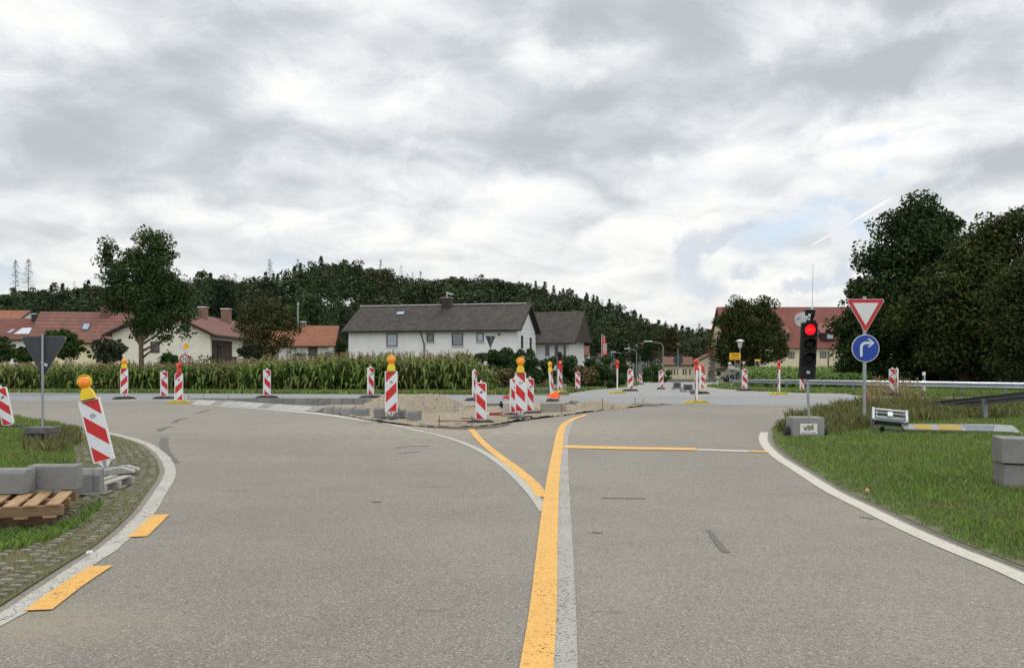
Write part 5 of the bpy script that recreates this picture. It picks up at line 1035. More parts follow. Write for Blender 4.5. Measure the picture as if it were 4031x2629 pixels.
# concrete blocks at the right edge
for i, (z, dx, dy, lab) in enumerate(((.0, .035, .0, 'lower big grey concrete block at the right picture edge'), (.285, .0, -.02, 'upper big grey concrete block at the right picture edge'))):
    b = P(3943, 1932); t = MB().mat(mat('block_grey', (.225, .22, .21), (.17, .165, .155), sc=3, rough=.95, bump=.5, bsc=60, c3=(.12, .12, .11), sc3=40, k3=.40)).box((.5, .25, .135), (1.0, .42, .27)).build('concrete_block', bevel=.012)
    t.location = (b.x+dx, b.y+dy, .01+z); t.rotation_euler = (0, RD(1.0), RD(-16)); tag(t, lab, 'concrete block', 'stacked concrete blocks at the right edge')
# ------------------------------------------------------------------ pallets and kerb stones at the left edge
WOOD = mat('pallet_wood', (.42, .28, .15), (.30, .19, .10), sc=3, rough=.85, bump=.4, stretch=(6, 1, 6), island=.25); WOODD = mat('pallet_wood_dark', (.24, .15, .085), (.17, .105, .06), sc=3, rough=.9, bump=.4, stretch=(1, 6, 6), island=.2); WOODG = mat('pallet_wood_grey', (.36, .34, .30), (.27, .25, .22), sc=3, rough=.9, stretch=(6, 1, 6), island=.2)
def pallet(loc, rz, label, top=WOOD, mid=WOODD, group='wooden pallets on the left verge'):
    t = thing('pallet', loc, label, 'pallet', group, rz); t.scale = (1, 1, .78)
    for i in range(8): MB().mat(top).box((-1.13+i*.15+random.uniform(-.01, .01), random.uniform(-.015, .015), .133), (.098, .82, .022)).build('top_board', t, bevel=.003)
    for y in (-.36, 0, .36): MB().mat(mid).box((-.6, y, .072), (1.2, .075, .098)).build('beam', t, bevel=.003)
    for i in range(6): MB().mat(top).box((-1.12+i*.205, 0, .011), (.10, .8, .022)).build('bottom_board', t, bevel=.003)
    return t
pallet((-3.93, 7.34, .02), RD(18), 'lower pale wooden pallet of the stack at the left edge'); pallet((-3.75, 7.12, .134), RD(20), 'upper pale wooden pallet carrying the kerb stones')
p3_ = pallet((-4.18, 8.95, .015), RD(3), 'grey weathered pallet sticking out behind the pale pallet stack', WOODG, WOODG)
KERB = mat('kerb_grey', (.215, .215, .21), (.165, .165, .16), sc=5, rough=.95, bump=.5, bsc=60, c3=(.11, .11, .105), sc3=45, k3=.40)
def kerbstone(loc, rz, w, h, d, label, m=KERB, group=None, ch=.04, name='kerb_stone', lean=0, chx=0):
    mb = MB().mat(m); X = Matrix(((0, 1, 0, 0), (1, 0, 0, 0), (0, 0, 1, 0), (0, 0, 0, 1))); mb.prism([(0, 0), (d, 0), (d, h), (ch, h), (0, h-ch)], -w/2, w/2, X); t = mb.build(name, bevel=.006); t.location = loc; t.rotation_euler = (lean, 0, rz); return tag(t, label, 'kerb stone', group)
def on(px, py, z): y = F*(H-z)/(py-HY); return ((px-CX)*y/F, y, z)
GK = 'grey kerb stones on the left pallets'
kerbstone(on(200, 1928, .252), RD(2), .42, .215, .15, 'large flat-faced grey kerb stone in the middle of the pallet', group=GK, ch=.012)
kerbstone(on(14, 1945, .252), RD(3), .34, .205, .2, 'grey kerb stone on the pallet cut by the left edge', group=GK, ch=.03)
t = kerbstone(on(322, 1940, .14), RD(28), .18, .22, .16, 'small chamfered kerb stone at the right end behind the pallet', group=GK, ch=.05)
t = kerbstone(on(362, 1936, .14), RD(12), .14, .21, .16, 'narrow kerb stone end touching the foot of the leaning beacon', group=GK, ch=.05)
# ------------------------------------------------------------------ the gravel island under construction
ISL = PX([(1240,1618),(1330,1632),(1430,1652),(1500,1664),(1560,1670),(1600,1674),(1700,1683),(1780,1686),(1850,1686),(1960,1672),(2100,1651),(2250,1632),(2400,1612),(2560,1597),(2650,1591),(2450,1588),(2200,1589),(1900,1591),(1700,1588),(1500,1590),(1330,1595),(1240,1602)])
def gravel_mat():
    a = NT('gravel', .97, .15); c = a.mix(a.ramp(a.noise(1.1, 7, .7), .35, .65), (.42, .36, .27), (.33, .28, .205)); c = a.mix(a.ramp(a.noise(14, 6, .75), .5, .7, 0, .55), c, (.20, .165, .12)); c = a.mix(a.ramp(a.noise(45, 4, .7), .55, .7, 0, .5), c, (.52, .47, .38))
    a.bump(a.math('ADD', a.noise(22, 6, .75), a.voro(30)), .9, .05); return a.color(c)
M_GRAV = gravel_mat()
def heightmesh(name, x0, x1, y0, y1, st, fn, m, inside=None, smooth=True):
    xs = np.arange(x0, x1+st, st); ys = np.arange(y0, y1+st, st); idx = {}; vs = []; fs = []
    def vid(i, j):
        if (i, j) not in idx: idx[(i, j)] = len(vs); vs.append((xs[i], ys[j], fn(xs[i], ys[j])))
        return idx[(i, j)]
    GX, GY = np.meshgrid(xs[:-1]+st/2, ys[:-1]+st/2, indexing='ij'); ok = inpoly(GX, GY, inside) if inside else np.ones(GX.shape, bool)
    for i in range(len(xs)-1):
        for j in range(len(ys)-1):
            if ok[i, j]: fs.append([vid(i, j), vid(i+1, j), vid(i+1, j+1), vid(i, j+1)])
    mb = MB().mat(m); mb.smooth = smooth; mb.add(vs, fs); return mb
ixs = [p[0] for p in ISL]; iys = [p[1] for p in ISL]
def gz(x, y): return zg(y)+.018+.035*(mnoise.noise((x*.9, y*.9, 1))+.6)+.025*mnoise.noise((x*4, y*4, 5))+.012*mnoise.noise((x*13, y*13, 2))
mb = heightmesh('gravel', min(ixs), max(ixs), min(iys), max(iys), .07, gz, M_GRAV, ISL)
o = mb.build('gravel_bed'); o['kind'] = 'structure'
mb = MB().mat(mat('crevice_shade', (.12, .095, .072), (.07, .055, .042), sc=9, bump=.6));  # soil strips coloured dark to stand for the shade in open crevices
def lump(mb, path, w, h, n=14):
    pts = smooth_path(PX(path), 5); vs = []; k = 5
    for i, p in enumerate(pts):
        a = Vector(pts[max(0, i-1)]); b_ = Vector(pts[min(len(pts)-1, i+1)]); d = (b_-a).normalized(); no = Vector((-d.y, d.x)); f_ = math.sin(math.pi*min(1, max(.02, i/(len(pts)-1))))**.4
        for j in range(k): q = j/(k-1)*2-1; x, y = p[0]+no.x*q*w*f_, p[1]+no.y*q*w*f_; vs.append((x, y, zg(y)+.006+h*f_*(1-q*q)*(.7+.6*mnoise.noise((x*5, y*5, 0)))))
    mb.add(vs, [(i*k+j, i*k+j+1, (i+1)*k+j+1, (i+1)*k+j) for i in range(len(pts)-1) for j in range(k-1)])
lump(mb, [(1640,1673),(1720,1682),(1830,1688),(1950,1681),(2010,1668)], .12, .06); lump(mb, [(2470,1599),(2530,1598),(2600,1594)], .35, .10); lump(mb, [(2225,1600),(2260,1597),(2290,1590)], .3, .2); lump(mb, [(1560,1660),(1650,1672),(1700,1680)], .1, .05)
lump(mb, [(1830,1606),(1960,1603),(2060,1604)], .25, .18); o = mb.build('crevice_shade'); tag(o, 'dark soil strips painting crevice shade along the edges of the gravel island', 'soil', kind='stuff')
def heap(name, label, px, py, rx, ry, h, seed, st=.05, m=M_GRAV, skew=0, flat=0):
    c = P(px, py); 
    def f(x, y):
        q = math.hypot((x)/rx, (y)/ry); sk = 1+skew*x/rx; n_ = mnoise.noise((x*1.2+seed, y*1.2, 0))
        b_ = max(0, 1-q**(2.1 if flat else 1.35)*(1+.25*n_)); b_ = min(b_*1.25, .86+.14*b_) if flat else b_; return h*b_*sk*(1+.12*n_)+(.06*mnoise.noise((x*5+seed, y*5, 1))+.035*mnoise.noise((x*14, y*14, seed)))*min(1, b_*4)-.02
    mb = heightmesh(name, -rx*1.15, rx*1.15, -ry*1.15, ry*1.15, st, f, m, [(rx*1.12*math.cos(a), ry*1.12*math.sin(a)) for a in np.linspace(0, 6.2, 40)])
    r_ = random.Random(seed); mb.smooth = False
    for i in range(int(rx*150)):
        a = r_.uniform(0, 6.28); q = r_.uniform(.1, 1.1)**.5; x, y = rx*q*math.cos(a), ry*q*math.sin(a); s_ = r_.uniform(.012, .035); mb.box((x, y, f(x, y)+s_*.3), (s_*1.5, s_, s_), rz=a, taper=.6)
    o = mb.build(name); o.location = (c.x, c.y, c.z); return tag(o, label, 'sand heap')
heap('gravel_heap', 'large pale heap of sand and gravel behind the front beacon', 1628, 1618, 1.68, 1.45, .47, 3, flat=1)
heap('gravel_heap', 'low second sand heap right of the orange cloth', 2345, 1610, 1.0, .8, .30, 8)
mb = MB().mat(mat('loose_stone', (.40, .36, .29), (.30, .26, .2), sc=9)); r_ = random.Random(4); cnt = 0
while cnt < 900:
    x, y = r_.uniform(min(ixs), max(ixs)), r_.uniform(min(iys), max(iys))
    if not inpoly(np.array([x]), np.array([y]), ISL)[0]: continue
    s_ = r_.uniform(.01, .04)*r_.uniform(.5, 1.2); mb.box((x, y, gz(x, y)+s_*.2), (s_*1.4, s_, s_), rz=r_.uniform(0, 3), taper=.6); cnt += 1
tag(mb.build('loose_stones'), 'loose stones scattered over the gravel island', 'stones', kind='stuff')
# kerb rows
GF = 'upright grey kerb stones along the far side of the island'
KERBP = mat('kerb_pale', (.36, .345, .315), (.31, .30, .275), sc=4, rough=.95, bump=.25, bsc=60)
def fpt(x): return P(x, float(np.interp(x, [740, 850, 1000, 1130, 1330, 1500], [1570.5, 1575, 1582, 1590, 1597, 1600])))
for i in range(16):
    x0 = 740+i*46.5; p, q = fpt(x0), fpt(x0+46.5); d_ = q-p; h0, h1 = (HY-1567)*p.y/F+H-p.z, (HY-1567)*q.y/F+H-q.z; w_ = d_.length*.96; mb = MB().mat(KERB if i % 3 else CONC)
    mb.add([(0, 0, 0), (w_, 0, 0), (w_, .12, 0), (0, .12, 0), (0, 0, h0), (w_, 0, h1), (w_, .12, h1), (0, .12, h0)], [(3,2,1,0),(4,5,6,7),(0,1,5,4),(1,2,6,5),(2,3,7,6),(3,0,4,7)])
    o = mb.build('kerb_stone', bevel=.005); o.location = p; o.rotation_euler = (0, 0, math.atan2(d_.y, d_.x)); tag(o, 'upright grey kerb stone in the row behind the pale sloped kerb', 'kerb stone', GF)
GS = 'pale sloped kerb stones along the bend'
def kpt(x): return P(x, float(np.interp(x, [740, 900, 1050, 1238], [1591.5, 1598.5, 1607.5, 1623])))
for i in range(13):
    p, q = kpt(752+i*37.5), kpt(752+(i+1)*37.5); d_ = q-p; w_ = d_.length*.955; hh_ = 16.5*p.y/F; mb = MB().mat((CONL, KERBP, CONL, KERBP, CONC)[i*7 % 5]); X = Matrix(((0, 1, 0, 0), (1, 0, 0, 0), (0, 0, 1, 0), (0, 0, 0, 1)))
    mb.prism([(0, 0), (.34, 0), (.34, hh_), (.26, hh_), (0, .02)], 0, w_, X); o = mb.build('kerb_stone', bevel=.004); o.location = p; o.rotation_euler = (0, 0, math.atan2(d_.y, d_.x)); tag(o, 'pale sloped kerb stone in the row along the bend', 'kerb stone', GS)
GB = 'loose grey kerb blocks at the island edge'
for x0, x1, yt, yb, a, lab in ((1279,1311,1598,1629,0,'first loose kerb block at the end of the pale kerb row'),(1313,1340,1601,1632,8,'second loose kerb block, narrow, from the pale kerb row'),(1343,1386,1603,1637,-6,'third loose kerb block with a pale top'),(1388,1448,1606,1642,-4,'wide loose kerb block touching the left foot of the heap'),(1469,1514,1604,1648,10,'loose kerb block left of the front beacon'),(1518,1560,1603,1650,-20,'pale kerb block hidden behind the front beacon'),(1567,1594,1611,1648,5,'small kerb block right behind the front beacon'),(1595,1650,1616,1663,-14,'chamfered dark grey kerb block right of the front beacon')):
    p = P((x0+x1)/2, yb); u = p.y/F; kerbstone(tuple(p), RD(a-12), (x1-x0)*u*.92, (yb-yt)*u, .18, lab, KERB if yb > 1640 else CONC, GB, ch=.05)
p = P(2000, 1626); t = MB().mat(CONL).box((0, .15, .14), (.28, .3, .28)).build('concrete_block', bevel=.01); t.location = p; tag(t, 'pale concrete cube under the red cloth', 'concrete block')
p = P(2180, 1626); u = p.y/F; t = thing('drain_box', p, 'concrete drain box carrying the orange cloth', 'drain box'); mb = MB().mat(mat('old_concrete', (.30, .27, .22), (.22, .20, .165), sc=4, bump=.4, c3=(.14, .13, .11), sc3=9, k3=.4)); mb.box((0, .3, 20*u), (98*u, .6, 40*u)); mb.box((.38, .3, 41*u), (.1, .62, .03)); mb.build('box', t, bevel=.01)
def cloth(name, label, px, py, z, w, d, h, m, seed):
    mb = heightmesh(name, -w/2, w/2, -d/2, d/2, .02, lambda x, y: max(0.005, h*(1-(2*x/w)**2*.8)*(1-(2*y/d)**2*.8)*(.7+.9*mnoise.noise((x*7+seed, y*7, 0)))+.05*abs(mnoise.noise((x*18, y*18, seed)))), m, [(w/2*(1+.15*math.sin(5*a+seed))*.9*math.cos(a), d/2*(1+.15*math.cos(4*a))*.9*math.sin(a)) for a in np.linspace(0, 6.2, 36)]); o = mb.build(name); p = P(px, py); o.location = (p.x, p.y, p.z+z); return tag(o, label, 'cloth')
cloth('safety_vest', 'bright orange safety vest crumpled on the drain box', 2180, 1606, .27, .60, .4, .20, mat('hi_vis_orange', (.95, .13, .02), (.85, .10, .02), sc=14, rough=.8, emit=None), 3)
cloth('jacket', 'dull red jacket thrown over the pale concrete cube', 1996, 1598, .2, .34, .3, .14, mat('dull_red_cloth', (.40, .045, .055), (.26, .03, .04), sc=9, rough=.9), 7)
cloth('dark_bag', 'dark cloth hanging beside the pale concrete cube', 1973, 1612, .0, .14, .2, .26, mat('dark_cloth', (.02, .02, .028)), 9)
cloth('black_mat', 'flat black mat on the gravel left of the drain box', 2090, 1632, .03, .62, .25, .05, RUB, 2)
for i, (x, yt, yb) in enumerate(((743,1555,1572),(802,1553,1571),(900,1557,1576),(1400,1592,1636),(1448,1545,1570),(1729,1635,1683),(1858,1636,1684),(2211,1589,1636),(2372,1567,1616),(2500,1563,1598),(2531,1568,1599))):
    p = P(x, yb); o = MB().mat(mat('rusty_rod', (.09, .065, .05), (.06, .045, .035), sc=20)).cyl((0, 0, -.05), (0, 0, (yb-yt)*p.y/F), .009, n=7).build('setting_out_rod'); o.location = p; tag(o, 'thin rusty steel rod driven in beside the island', 'steel rod', 'rusty setting out rods around the island')
for x, y, l_, a, m_, lab, nm in ((1860,1656,.55,RD(-8),WOODD,'thin wooden lath on the gravel left of the wide beacon','wooden_lath'),(1790,1667,.8,RD(6),mat('reddish_lath', (.24, .12, .07)),'reddish lath lying at the front edge of the gravel','wooden_lath'),(1802,1672,.2,RD(35),CONL,'small pale stone slab at the front edge of the gravel','stone_slab')):
    p = P(x, y); o = MB().mat(m_).box((0, 0, .06), (l_, .04, .03)).build(nm, bevel=.004); o.location = p; o.rotation_euler = (0, 0, a); tag(o, lab, 'lath' if 'lath' in nm else 'stone')
p = P(1960, 1645); t = thing('broom', p, 'red broom with pale handle lying on the gravel by the tall beacon', 'broom'); MB().mat(mat('broom_red', (.32, .05, .04), (.22, .04, .03), sc=20)).box((-.05, 0, .10), (.34, .09, .07)).build('broom_head', t, bevel=.01); MB().mat(WOOD).cyl((.0, 0, .1), (.5, -.25, .05), .014, n=8).build('handle', t); MB().mat(FRAMEW).box((-.24, 0, .1), (.06, .07, .06)).build('end_cap', t, bevel=.015)
for px, py, s_, lab in ((3414, 1945, .03, 'small pale wooden chip on the right edge of the grass'), (352, 2192, .03, 'white scrap of litter on the grass pavers'), (1817, 1628, .05, 'small white stone in front of the big sand heap')):
    p = P(px, py); o = MB().mat(CONL if 'stone' in lab else (mat('chip', (.6, .4, .25)) if 'chip' in lab else VBSP)).box((0, 0, s_*.6), (s_*1.4, s_, s_*1.5 if 'chip' in lab else s_*.5), taper=.7).build('litter' if 'litter' in lab else 'stone_chip'); o.location = (p.x, p.y, p.z+.02); tag(o, lab, 'small debris')
# ------------------------------------------------------------------ verges
lp = smooth_path(PX(LCURVE), 6); rp_ = smooth_path(PX(RCURVE), 6)
def offset(pts, d):
    out = []
    for i, p in enumerate(pts):
        a = Vector(pts[max(0, i-1)]); b = Vector(pts[min(len(pts)-1, i+1)]); t_ = (b-a).normalized(); out.append((p[0]-t_.y*d, p[1]+t_.x*d))
    return out
M_VERGE = mat('verge_soil', (.085, .11, .034), (.09, .085, .045), sc=3, bump=.5, c3=(.14, .12, .085), sc3=8, k3=.42)
M_DIRT = mat('edge_dirt', (.16, .145, .115), (.10, .09, .07), sc=7, bump=.5, c3=(.07, .06, .045), sc3=11, k3=.45)
lin = offset(lp, .13); topL = PX([(380,1697),(309,1683),(222,1662),(120,1645),(45,1633),(-250,1612)])
LV = lin+topL+[(-14, 20), (-14, 3.2)]
rin = offset(rp_, -.13); topR = PX([(3026,1690),(3060,1655),(3130,1628),(3240,1604),(3330,1588),(3400,1578),(3640,1577),(4300,1584)])
RV = rin+topR+[(25, 20), (25, 2.5), (rin[0][0], 2.5)]
sheet('verge_dirt', LV, .004, M_DIRT); sheet('verge_dirt', RV, .004, M_DIRT)
LV2 = offset(lp, 1.15)[:-3]; LVG = [p for p in LV2]+PX([(330,1692),(222,1668),(120,1650),(45,1638),(-250,1617)])+[(-14, 20), (-14, 3.2)]
RVG = offset(rp_, -.17)+PX([(3040,1692),(3080,1656),(3140,1632),(3245,1608),(3335,1592),(3400,1582),(3640,1581),(4300,1588)])+[(25, 20), (25, 2.5)]
sheet('verge', LVG, .009, M_VERGE); sheet('verge', RVG, .009, M_VERGE)
# grass pavers along the left kerb: concrete bars in rows, moss between
PAV = lin+offset(lp, 1.2)[::-1]
o = sheet('paver_bed', PAV, .011, mat('paver_moss', (.115, .098, .05), (.085, .085, .032), sc=5, bump=.6, c3=(.18, .165, .13), sc3=12, k3=.42))
mb = MB().mat(mat('paver_concrete', (.235, .22, .18), (.15, .14, .105), sc=9, bump=.4, island=.2)); r_ = random.Random(2)
for row in range(9):
    off = .20+row*.115; path = offset(lp, off); acc = 0; nxt = .03*(row % 2)
    for i in range(len(path)-1):
        a, b = Vector(path[i]), Vector(path[i+1]); d = b-a; L_ = d.length
        if L_ < 1e-5: continue
        while nxt < acc+L_:
            q = a+d*((nxt-acc)/L_); nxt += .105
            if q.y > 13.5 or r_.random() < .16+.05*row+.25*mnoise.noise((q.x*1.5, q.y*1.5, 0)): continue
            mb.box((q.x, q.y, .016+.005*r_.random()), (.030+.016*r_.random(), .058+.02*r_.random(), .018), rz=math.atan2(d.y, d.x)-math.pi/2+math.pi/2+r_.uniform(-.1, .1), taper=.85)
        acc += L_
o = mb.build('grass_pavers'); o['kind'] = 'structure'
# ------------------------------------------------------------------ grass
GR1 = mat('grass_green', (.175, .29, .055), (.14, .22, .058), sc=.8, island=.4, rough=.6, trans=.25, c3=(.22, .23, .09), sc3=1.6, k3=.42); GR2 = mat('grass_olive', (.17, .19, .065), (.125, .135, .05), sc=1.1, island=.4, rough=.7, trans=.2, c3=(.26, .215, .12), sc3=3, k3=.42)
GR3 = mat('grass_dry', (.36, .27, .14), (.25, .19, .09), sc=2, island=.3, rough=.8, trans=.2)
def blades(name, label, poly, dens, h, w, mats, rng, z0=.01, bend=.5, prob2=.3, excl=None, ymax=99, clump=0, hfun=None, mi3=0.0, cat='grass'):
    xs = [p[0] for p in poly]; ys = [p[1] for p in poly]; x0, x1, y0, y1 = min(xs), max(xs), min(ys), min(max(ys), ymax); V = []; MI = []
    edges = [y0]; 
    while edges[-1] < y1: edges.append(edges[-1]*1.18+.1)
    for ya, yb in zip(edges[:-1], edges[1:]):
        yb = min(yb, y1); ym = (ya+yb)/2; lim = ym*.66+2.0; xa, xb = max(x0, -lim), min(x1, lim)
        if xb <= xa: continue
        dn = dens(ym); n = int(dn*(xb-xa)*(yb-ya)); x = rng.uniform(xa, xb, n); y = rng.uniform(ya, yb, n); ok = inpoly(x, y, poly)
        if excl is not None:
            for e_ in excl: ok &= ~e_(x, y)
        x, y = x[ok], y[ok]; n = len(x)
        if not n: continue
        wn = np.array([mnoise.noise((a*1.1, b*1.1, 7)) for a, b in zip(x[::8], y[::8])]); wn = np.repeat(wn, 8)[:n] if len(wn)*8 >= n else np.resize(wn, n)
        hh = h*rng.uniform(.45, 1.25, n)
        if hfun is not None: hh = hh*hfun(x, y)
        ww = w*max(1, ym/6)*rng.uniform(.7, 1.3, n); q = rng.uniform(0, 2*np.pi, n); cx, sx = np.cos(q), np.sin(q); z = np.interp(y, KY, KZ)+z0; bd = hh*bend*rng.uniform(.2, 1.3, n); q2 = rng.uniform(0, 2*np.pi, n)
        A = np.column_stack([x-cx*ww/2, y-sx*ww/2, z]); B_ = np.column_stack([x+cx*ww/2, y+sx*ww/2, z]); mx, my = np.cos(q2)*bd, np.sin(q2)*bd
        C = np.column_stack([x+cx*ww*.35+mx*.4, y+sx*ww*.35+my*.4, z+hh*.62]); D_ = np.column_stack([x+mx, y+my, z+hh])
        V.append(np.stack([A, B_, C, D_], 1).reshape(-1, 3)); r = rng.uniform(0, 1, n); m_ = (r < prob2+.45*wn).astype(int); m_[rng.uniform(0, 1, n) < mi3] = 2 if len(mats) > 2 else 0; MI.append(m_)
    V = np.vstack(V); print(name, len(V)//4); o = npmesh(name, V, 4, mats, mi=np.concatenate(MI)); return tag(o, label, cat, kind='stuff')
rg = np.random.default_rng(11)
def patch(x, y): return .5+.5*np.sin(x*1.7+1.3*np.sin(y*1.1))*np.sin(y*2.1+1.7*np.sin(x*.9+y*.5))*np.cos(x*.6-y*.4+np.sin(x*3.1)*.6)
dens = lambda y: 5200/max(1, (y/5.5))**1.75
edge_R = lambda x, y: 1.0
def dist_path(path):
    pth = np.array(path)[::2]
    def f(x, y):
        d = np.full(x.shape, 1e9)
        for p in pth: d = np.minimum(d, (x-p[0])**2+(y-p[1])**2)
        return np.sqrt(d)
    return f
dR, dL = dist_path(rp_), dist_path(lp)
blades('grass', 'mown green grass of the right verge', RVG, dens, .075, .0055, [GR1, GR2, GR3], rg, prob2=.32, mi3=.045, hfun=lambda x, y: np.clip(.3+dR(x, y)*1.1, .35, 1.0)*(.62+.5*patch(x, y)), excl=[lambda x, y: (dR(x, y) < .20+.10*np.sin(y*7+x)*np.sin(y*3.1)+.05*np.sin(y*23)), lambda x, y: (patch(x*2.3+5, y*2.3) > .93)])
blades('grass', 'green grass of the left verge', LVG, dens, .085, .0055, [GR1, GR2, GR3], rg, prob2=.35, mi3=.05, hfun=lambda x, y: .6+.6*patch(x, y))
blades('paver_grass', 'short olive grass growing between the pavers', PAV, lambda y: 2200/max(1, y/5.5)**1.6, .020, .006, [GR2, GR1, GR3], rg, prob2=.2, mi3=.12, cat='grass')
blades('long_grass', 'longer grass tufts around the left pallets', PX([(-60,2190),(120,2160),(300,2095),(400,2010),(395,1985),(300,2060),(200,2095),(-60,2120)]), lambda y: 3000, .075, .007, [GR1, GR2, GR3], rg, bend=.7, prob2=.1)
tallR = PX([(3060,1700),(3110,1660),(3200,1632),(3330,1600),(3420,1585),(3660,1585),(4200,1590),(4200,1642),(3800,1655),(3600,1668),(3430,1688),(3300,1712),(3160,1722)])
blades('tall_weeds', 'tall olive and brown weeds around the sign poles on the right verge', tallR, lambda y: 1100/max(1, y/12)**1.6, .24, .006, [GR2, G_DRY, GR3, GR1], rg, bend=.45, prob2=.12, mi3=.05, cat='weeds', hfun=lambda x, y: .55+.7*(np.sin(x*2.1+y)*.5+.5))
blades('tall_weeds', 'weeds growing round the base of the left triangular sign', PX([(95,1780),(240,1790),(330,1740),(300,1700),(200,1690),(90,1720)]), lambda y: 700, .15, .006, [GR2, G_DRY, GR3], rg, bend=.35, prob2=.3, mi3=.06, cat='weeds')
def reed(px, py, n, h, seed, label):
    rng = np.random.default_rng(seed); b = P(px, py); t = thing('reed_grass', b, label, 'reed grass', 'pale dry reed grass tufts by the guard rail'); V = []; rr = .22
    for i in range(n):
        x, y = rng.normal(0, rr, 2); hh = h*rng.uniform(.6, 1.1); lx, ly = rng.normal(0, .10, 2); w = .009
        V += [(x-w, y, 0), (x+w, y, 0), (x+lx*.6+w*.5, y+ly*.6, hh*.7), (x+lx, y+ly, hh)]
        for k in range(16): z = hh*rng.uniform(.68, 1.05); f = z/hh; cx, cy = x+lx*f, y+ly*f; a = rng.normal(0, .028, 3); V += [(cx, cy, z), (cx+.012+a[0], cy+a[1], z+.02), (cx+a[0]*2, cy+a[1]*2, z+.05), (cx-.012+a[0], cy+a[1], z+.02)]
    npmesh('stalks', np.array(V), 4, [GR3], t)
reed(3458, 1603, 34, .85, 1, 'tuft of pale dry reed grass left of the two beacons at the rail'); reed(3585, 1600, 26, .8, 2, 'tuft of pale dry reed grass right of the two beacons at the rail'); reed(3415, 1600, 10, .6, 3, 'thin dry reed grass next to the give way pole')
# grass strip beyond the road
xs_ = [x for x in np.linspace(-40, 0.4, 12)]
strip = [(x, far_edge(x)+.05) for x in xs_]+[(0.4, 52)]+[(-40, 52)]
blades('roadside_grass', 'grass strip between the road and the maize', strip, lambda y: 130, .16, .02, [GR1, GR2, GR3], rg, prob2=.45, mi3=.03, ymax=47)
vl = PX([(1990,1546),(2285,1541),(2420,1526),(2500,1519),(2520,1512),(2480,1500),(2300,1500),(1990,1500)])
blades('roadside_grass', 'grass patch in front of the dark hedge', vl, lambda y: 110, .15, .022, [GR1, GR2, GR3], rg, prob2=.4, mi3=.04)
vr = PX([(2785,1521),(2840,1530),(2960,1539),(3150,1546),(3330,1549),(3700,1557),(4300,1566),(4300,1520),(3600,1500),(2950,1492),(2860,1506)])
blades('roadside_grass', 'grass strip under the long guard rail', vr, lambda y: 110, .14, .022, [GR1, GR2, GR3], rg, prob2=.3, mi3=.02)
blades('dry_weeds', 'brown dry weeds between the cabinet and the hedge', PX([(1870,1534),(2010,1536),(2200,1534),(2420,1512),(2420,1490),(1870,1500)]), lambda y: 90, .75, .02, [G_DRY, GR2, GR3], rg, bend=.3, prob2=.3, mi3=.06, cat='weeds', hfun=lambda x, y: .4+.6*(np.sin(x*3)*.5+.5))
# ------------------------------------------------------------------ maize
CORN = mat('maize_leaf', (.155, .215, .052), (.10, .15, .038), sc=.5, island=.35, rough=.6, trans=.2, c3=(.17, .165, .06), sc3=.25, k3=.5); CORNY = mat('maize_leaf_fresh', (.17, .25, .06), (.11, .18, .04), sc=.5, island=.35, rough=.6, trans=.2); TASS = mat('maize_tassel', (.24, .185, .10), (.18, .14, .07), sc=1, island=.3)
def maize(name, label, pts, hf, mats, seed, tassel=True, nl=10):
    rng = np.random.default_rng(seed); x, y = pts; n = len(x); hh = hf(x, y)*rng.uniform(.80, 1.10, n)*(1+.05*np.sin(x*1.3)*np.sin(x*.37+y)); z = np.interp(y, KY, KZ)-.03; V = []; MI = []
    def q(A, B_, C, D_, mi): V.append(np.stack([A, B_, C, D_], 1).reshape(-1, 3)); MI.append(np.full(len(A), mi))
    base = np.column_stack([x, y, z]); up = np.array([0, 0, 1.])
    w = .014; e = np.array([w, 0, 0]); e2 = np.array([0, w, 0])
    top = base+up*(hh*.93)[:, None]; q(base-e, base+e, top+e*.4, top-e*.4, 0)
    for k in range(nl):
        a = rng.uniform(0, 2*np.pi, n); zz = hh*(.08+.80*k/nl+rng.uniform(-.03, .03, n)); L_ = hh*rng.uniform(.26, .46, n)*(1 if k < nl-2 else .7); dx, dy = np.cos(a), np.sin(a); px_, py_ = -dy, dx; wd = rng.uniform(.045, .09, n)
        P0 = base+up*zz[:, None]; dirv = np.column_stack([dx, dy, np.zeros(n)]); pv = np.column_stack([px_, py_, np.zeros(n)])*wd[:, None]
        rise = rng.uniform(.35, .9, n); P1 = P0+dirv*(L_*.35)[:, None]+up*(L_*rise*.55)[:, None]; P2 = P0+dirv*(L_*.8)[:, None]+up*(L_*rise*.45)[:, None]; P3 = P0+dirv*(L_*1.05)[:, None]+up*(L_*(rise*.45-.65*rng.uniform(.3, 1.2, n)))[:, None]
        q(P0-pv*.5, P0+pv*.5, P1+pv, P1-pv, 0); q(P1-pv, P1+pv, P2+pv*.8, P2-pv*.8, 0); q(P2-pv*.8, P2+pv*.8, P3+pv*.1, P3-pv*.1, 0)
    if tassel:
        for k in range(4):
            a = rng.uniform(0, 2*np.pi, n); sp = rng.uniform(.01, .09, n); T0 = base+up*(hh*.90)[:, None]; T1 = T0+np.column_stack([np.cos(a)*sp, np.sin(a)*sp, hh*rng.uniform(.08, .17, n)]); pv = np.array([.008, 0, 0]); q(T0-pv, T0+pv, T1+pv, T1-pv, 1)
    V = np.vstack(V); print(name, len(V)//4); return tag(npmesh(name, V, 4, mats, mi=np.concatenate(MI)), label, 'maize field', kind='stuff')
rc = np.random.default_rng(5); X_, Y_ = [], []
def cfront(x): return float(np.interp(x, [-40, 3], [44.6, 41.6]))
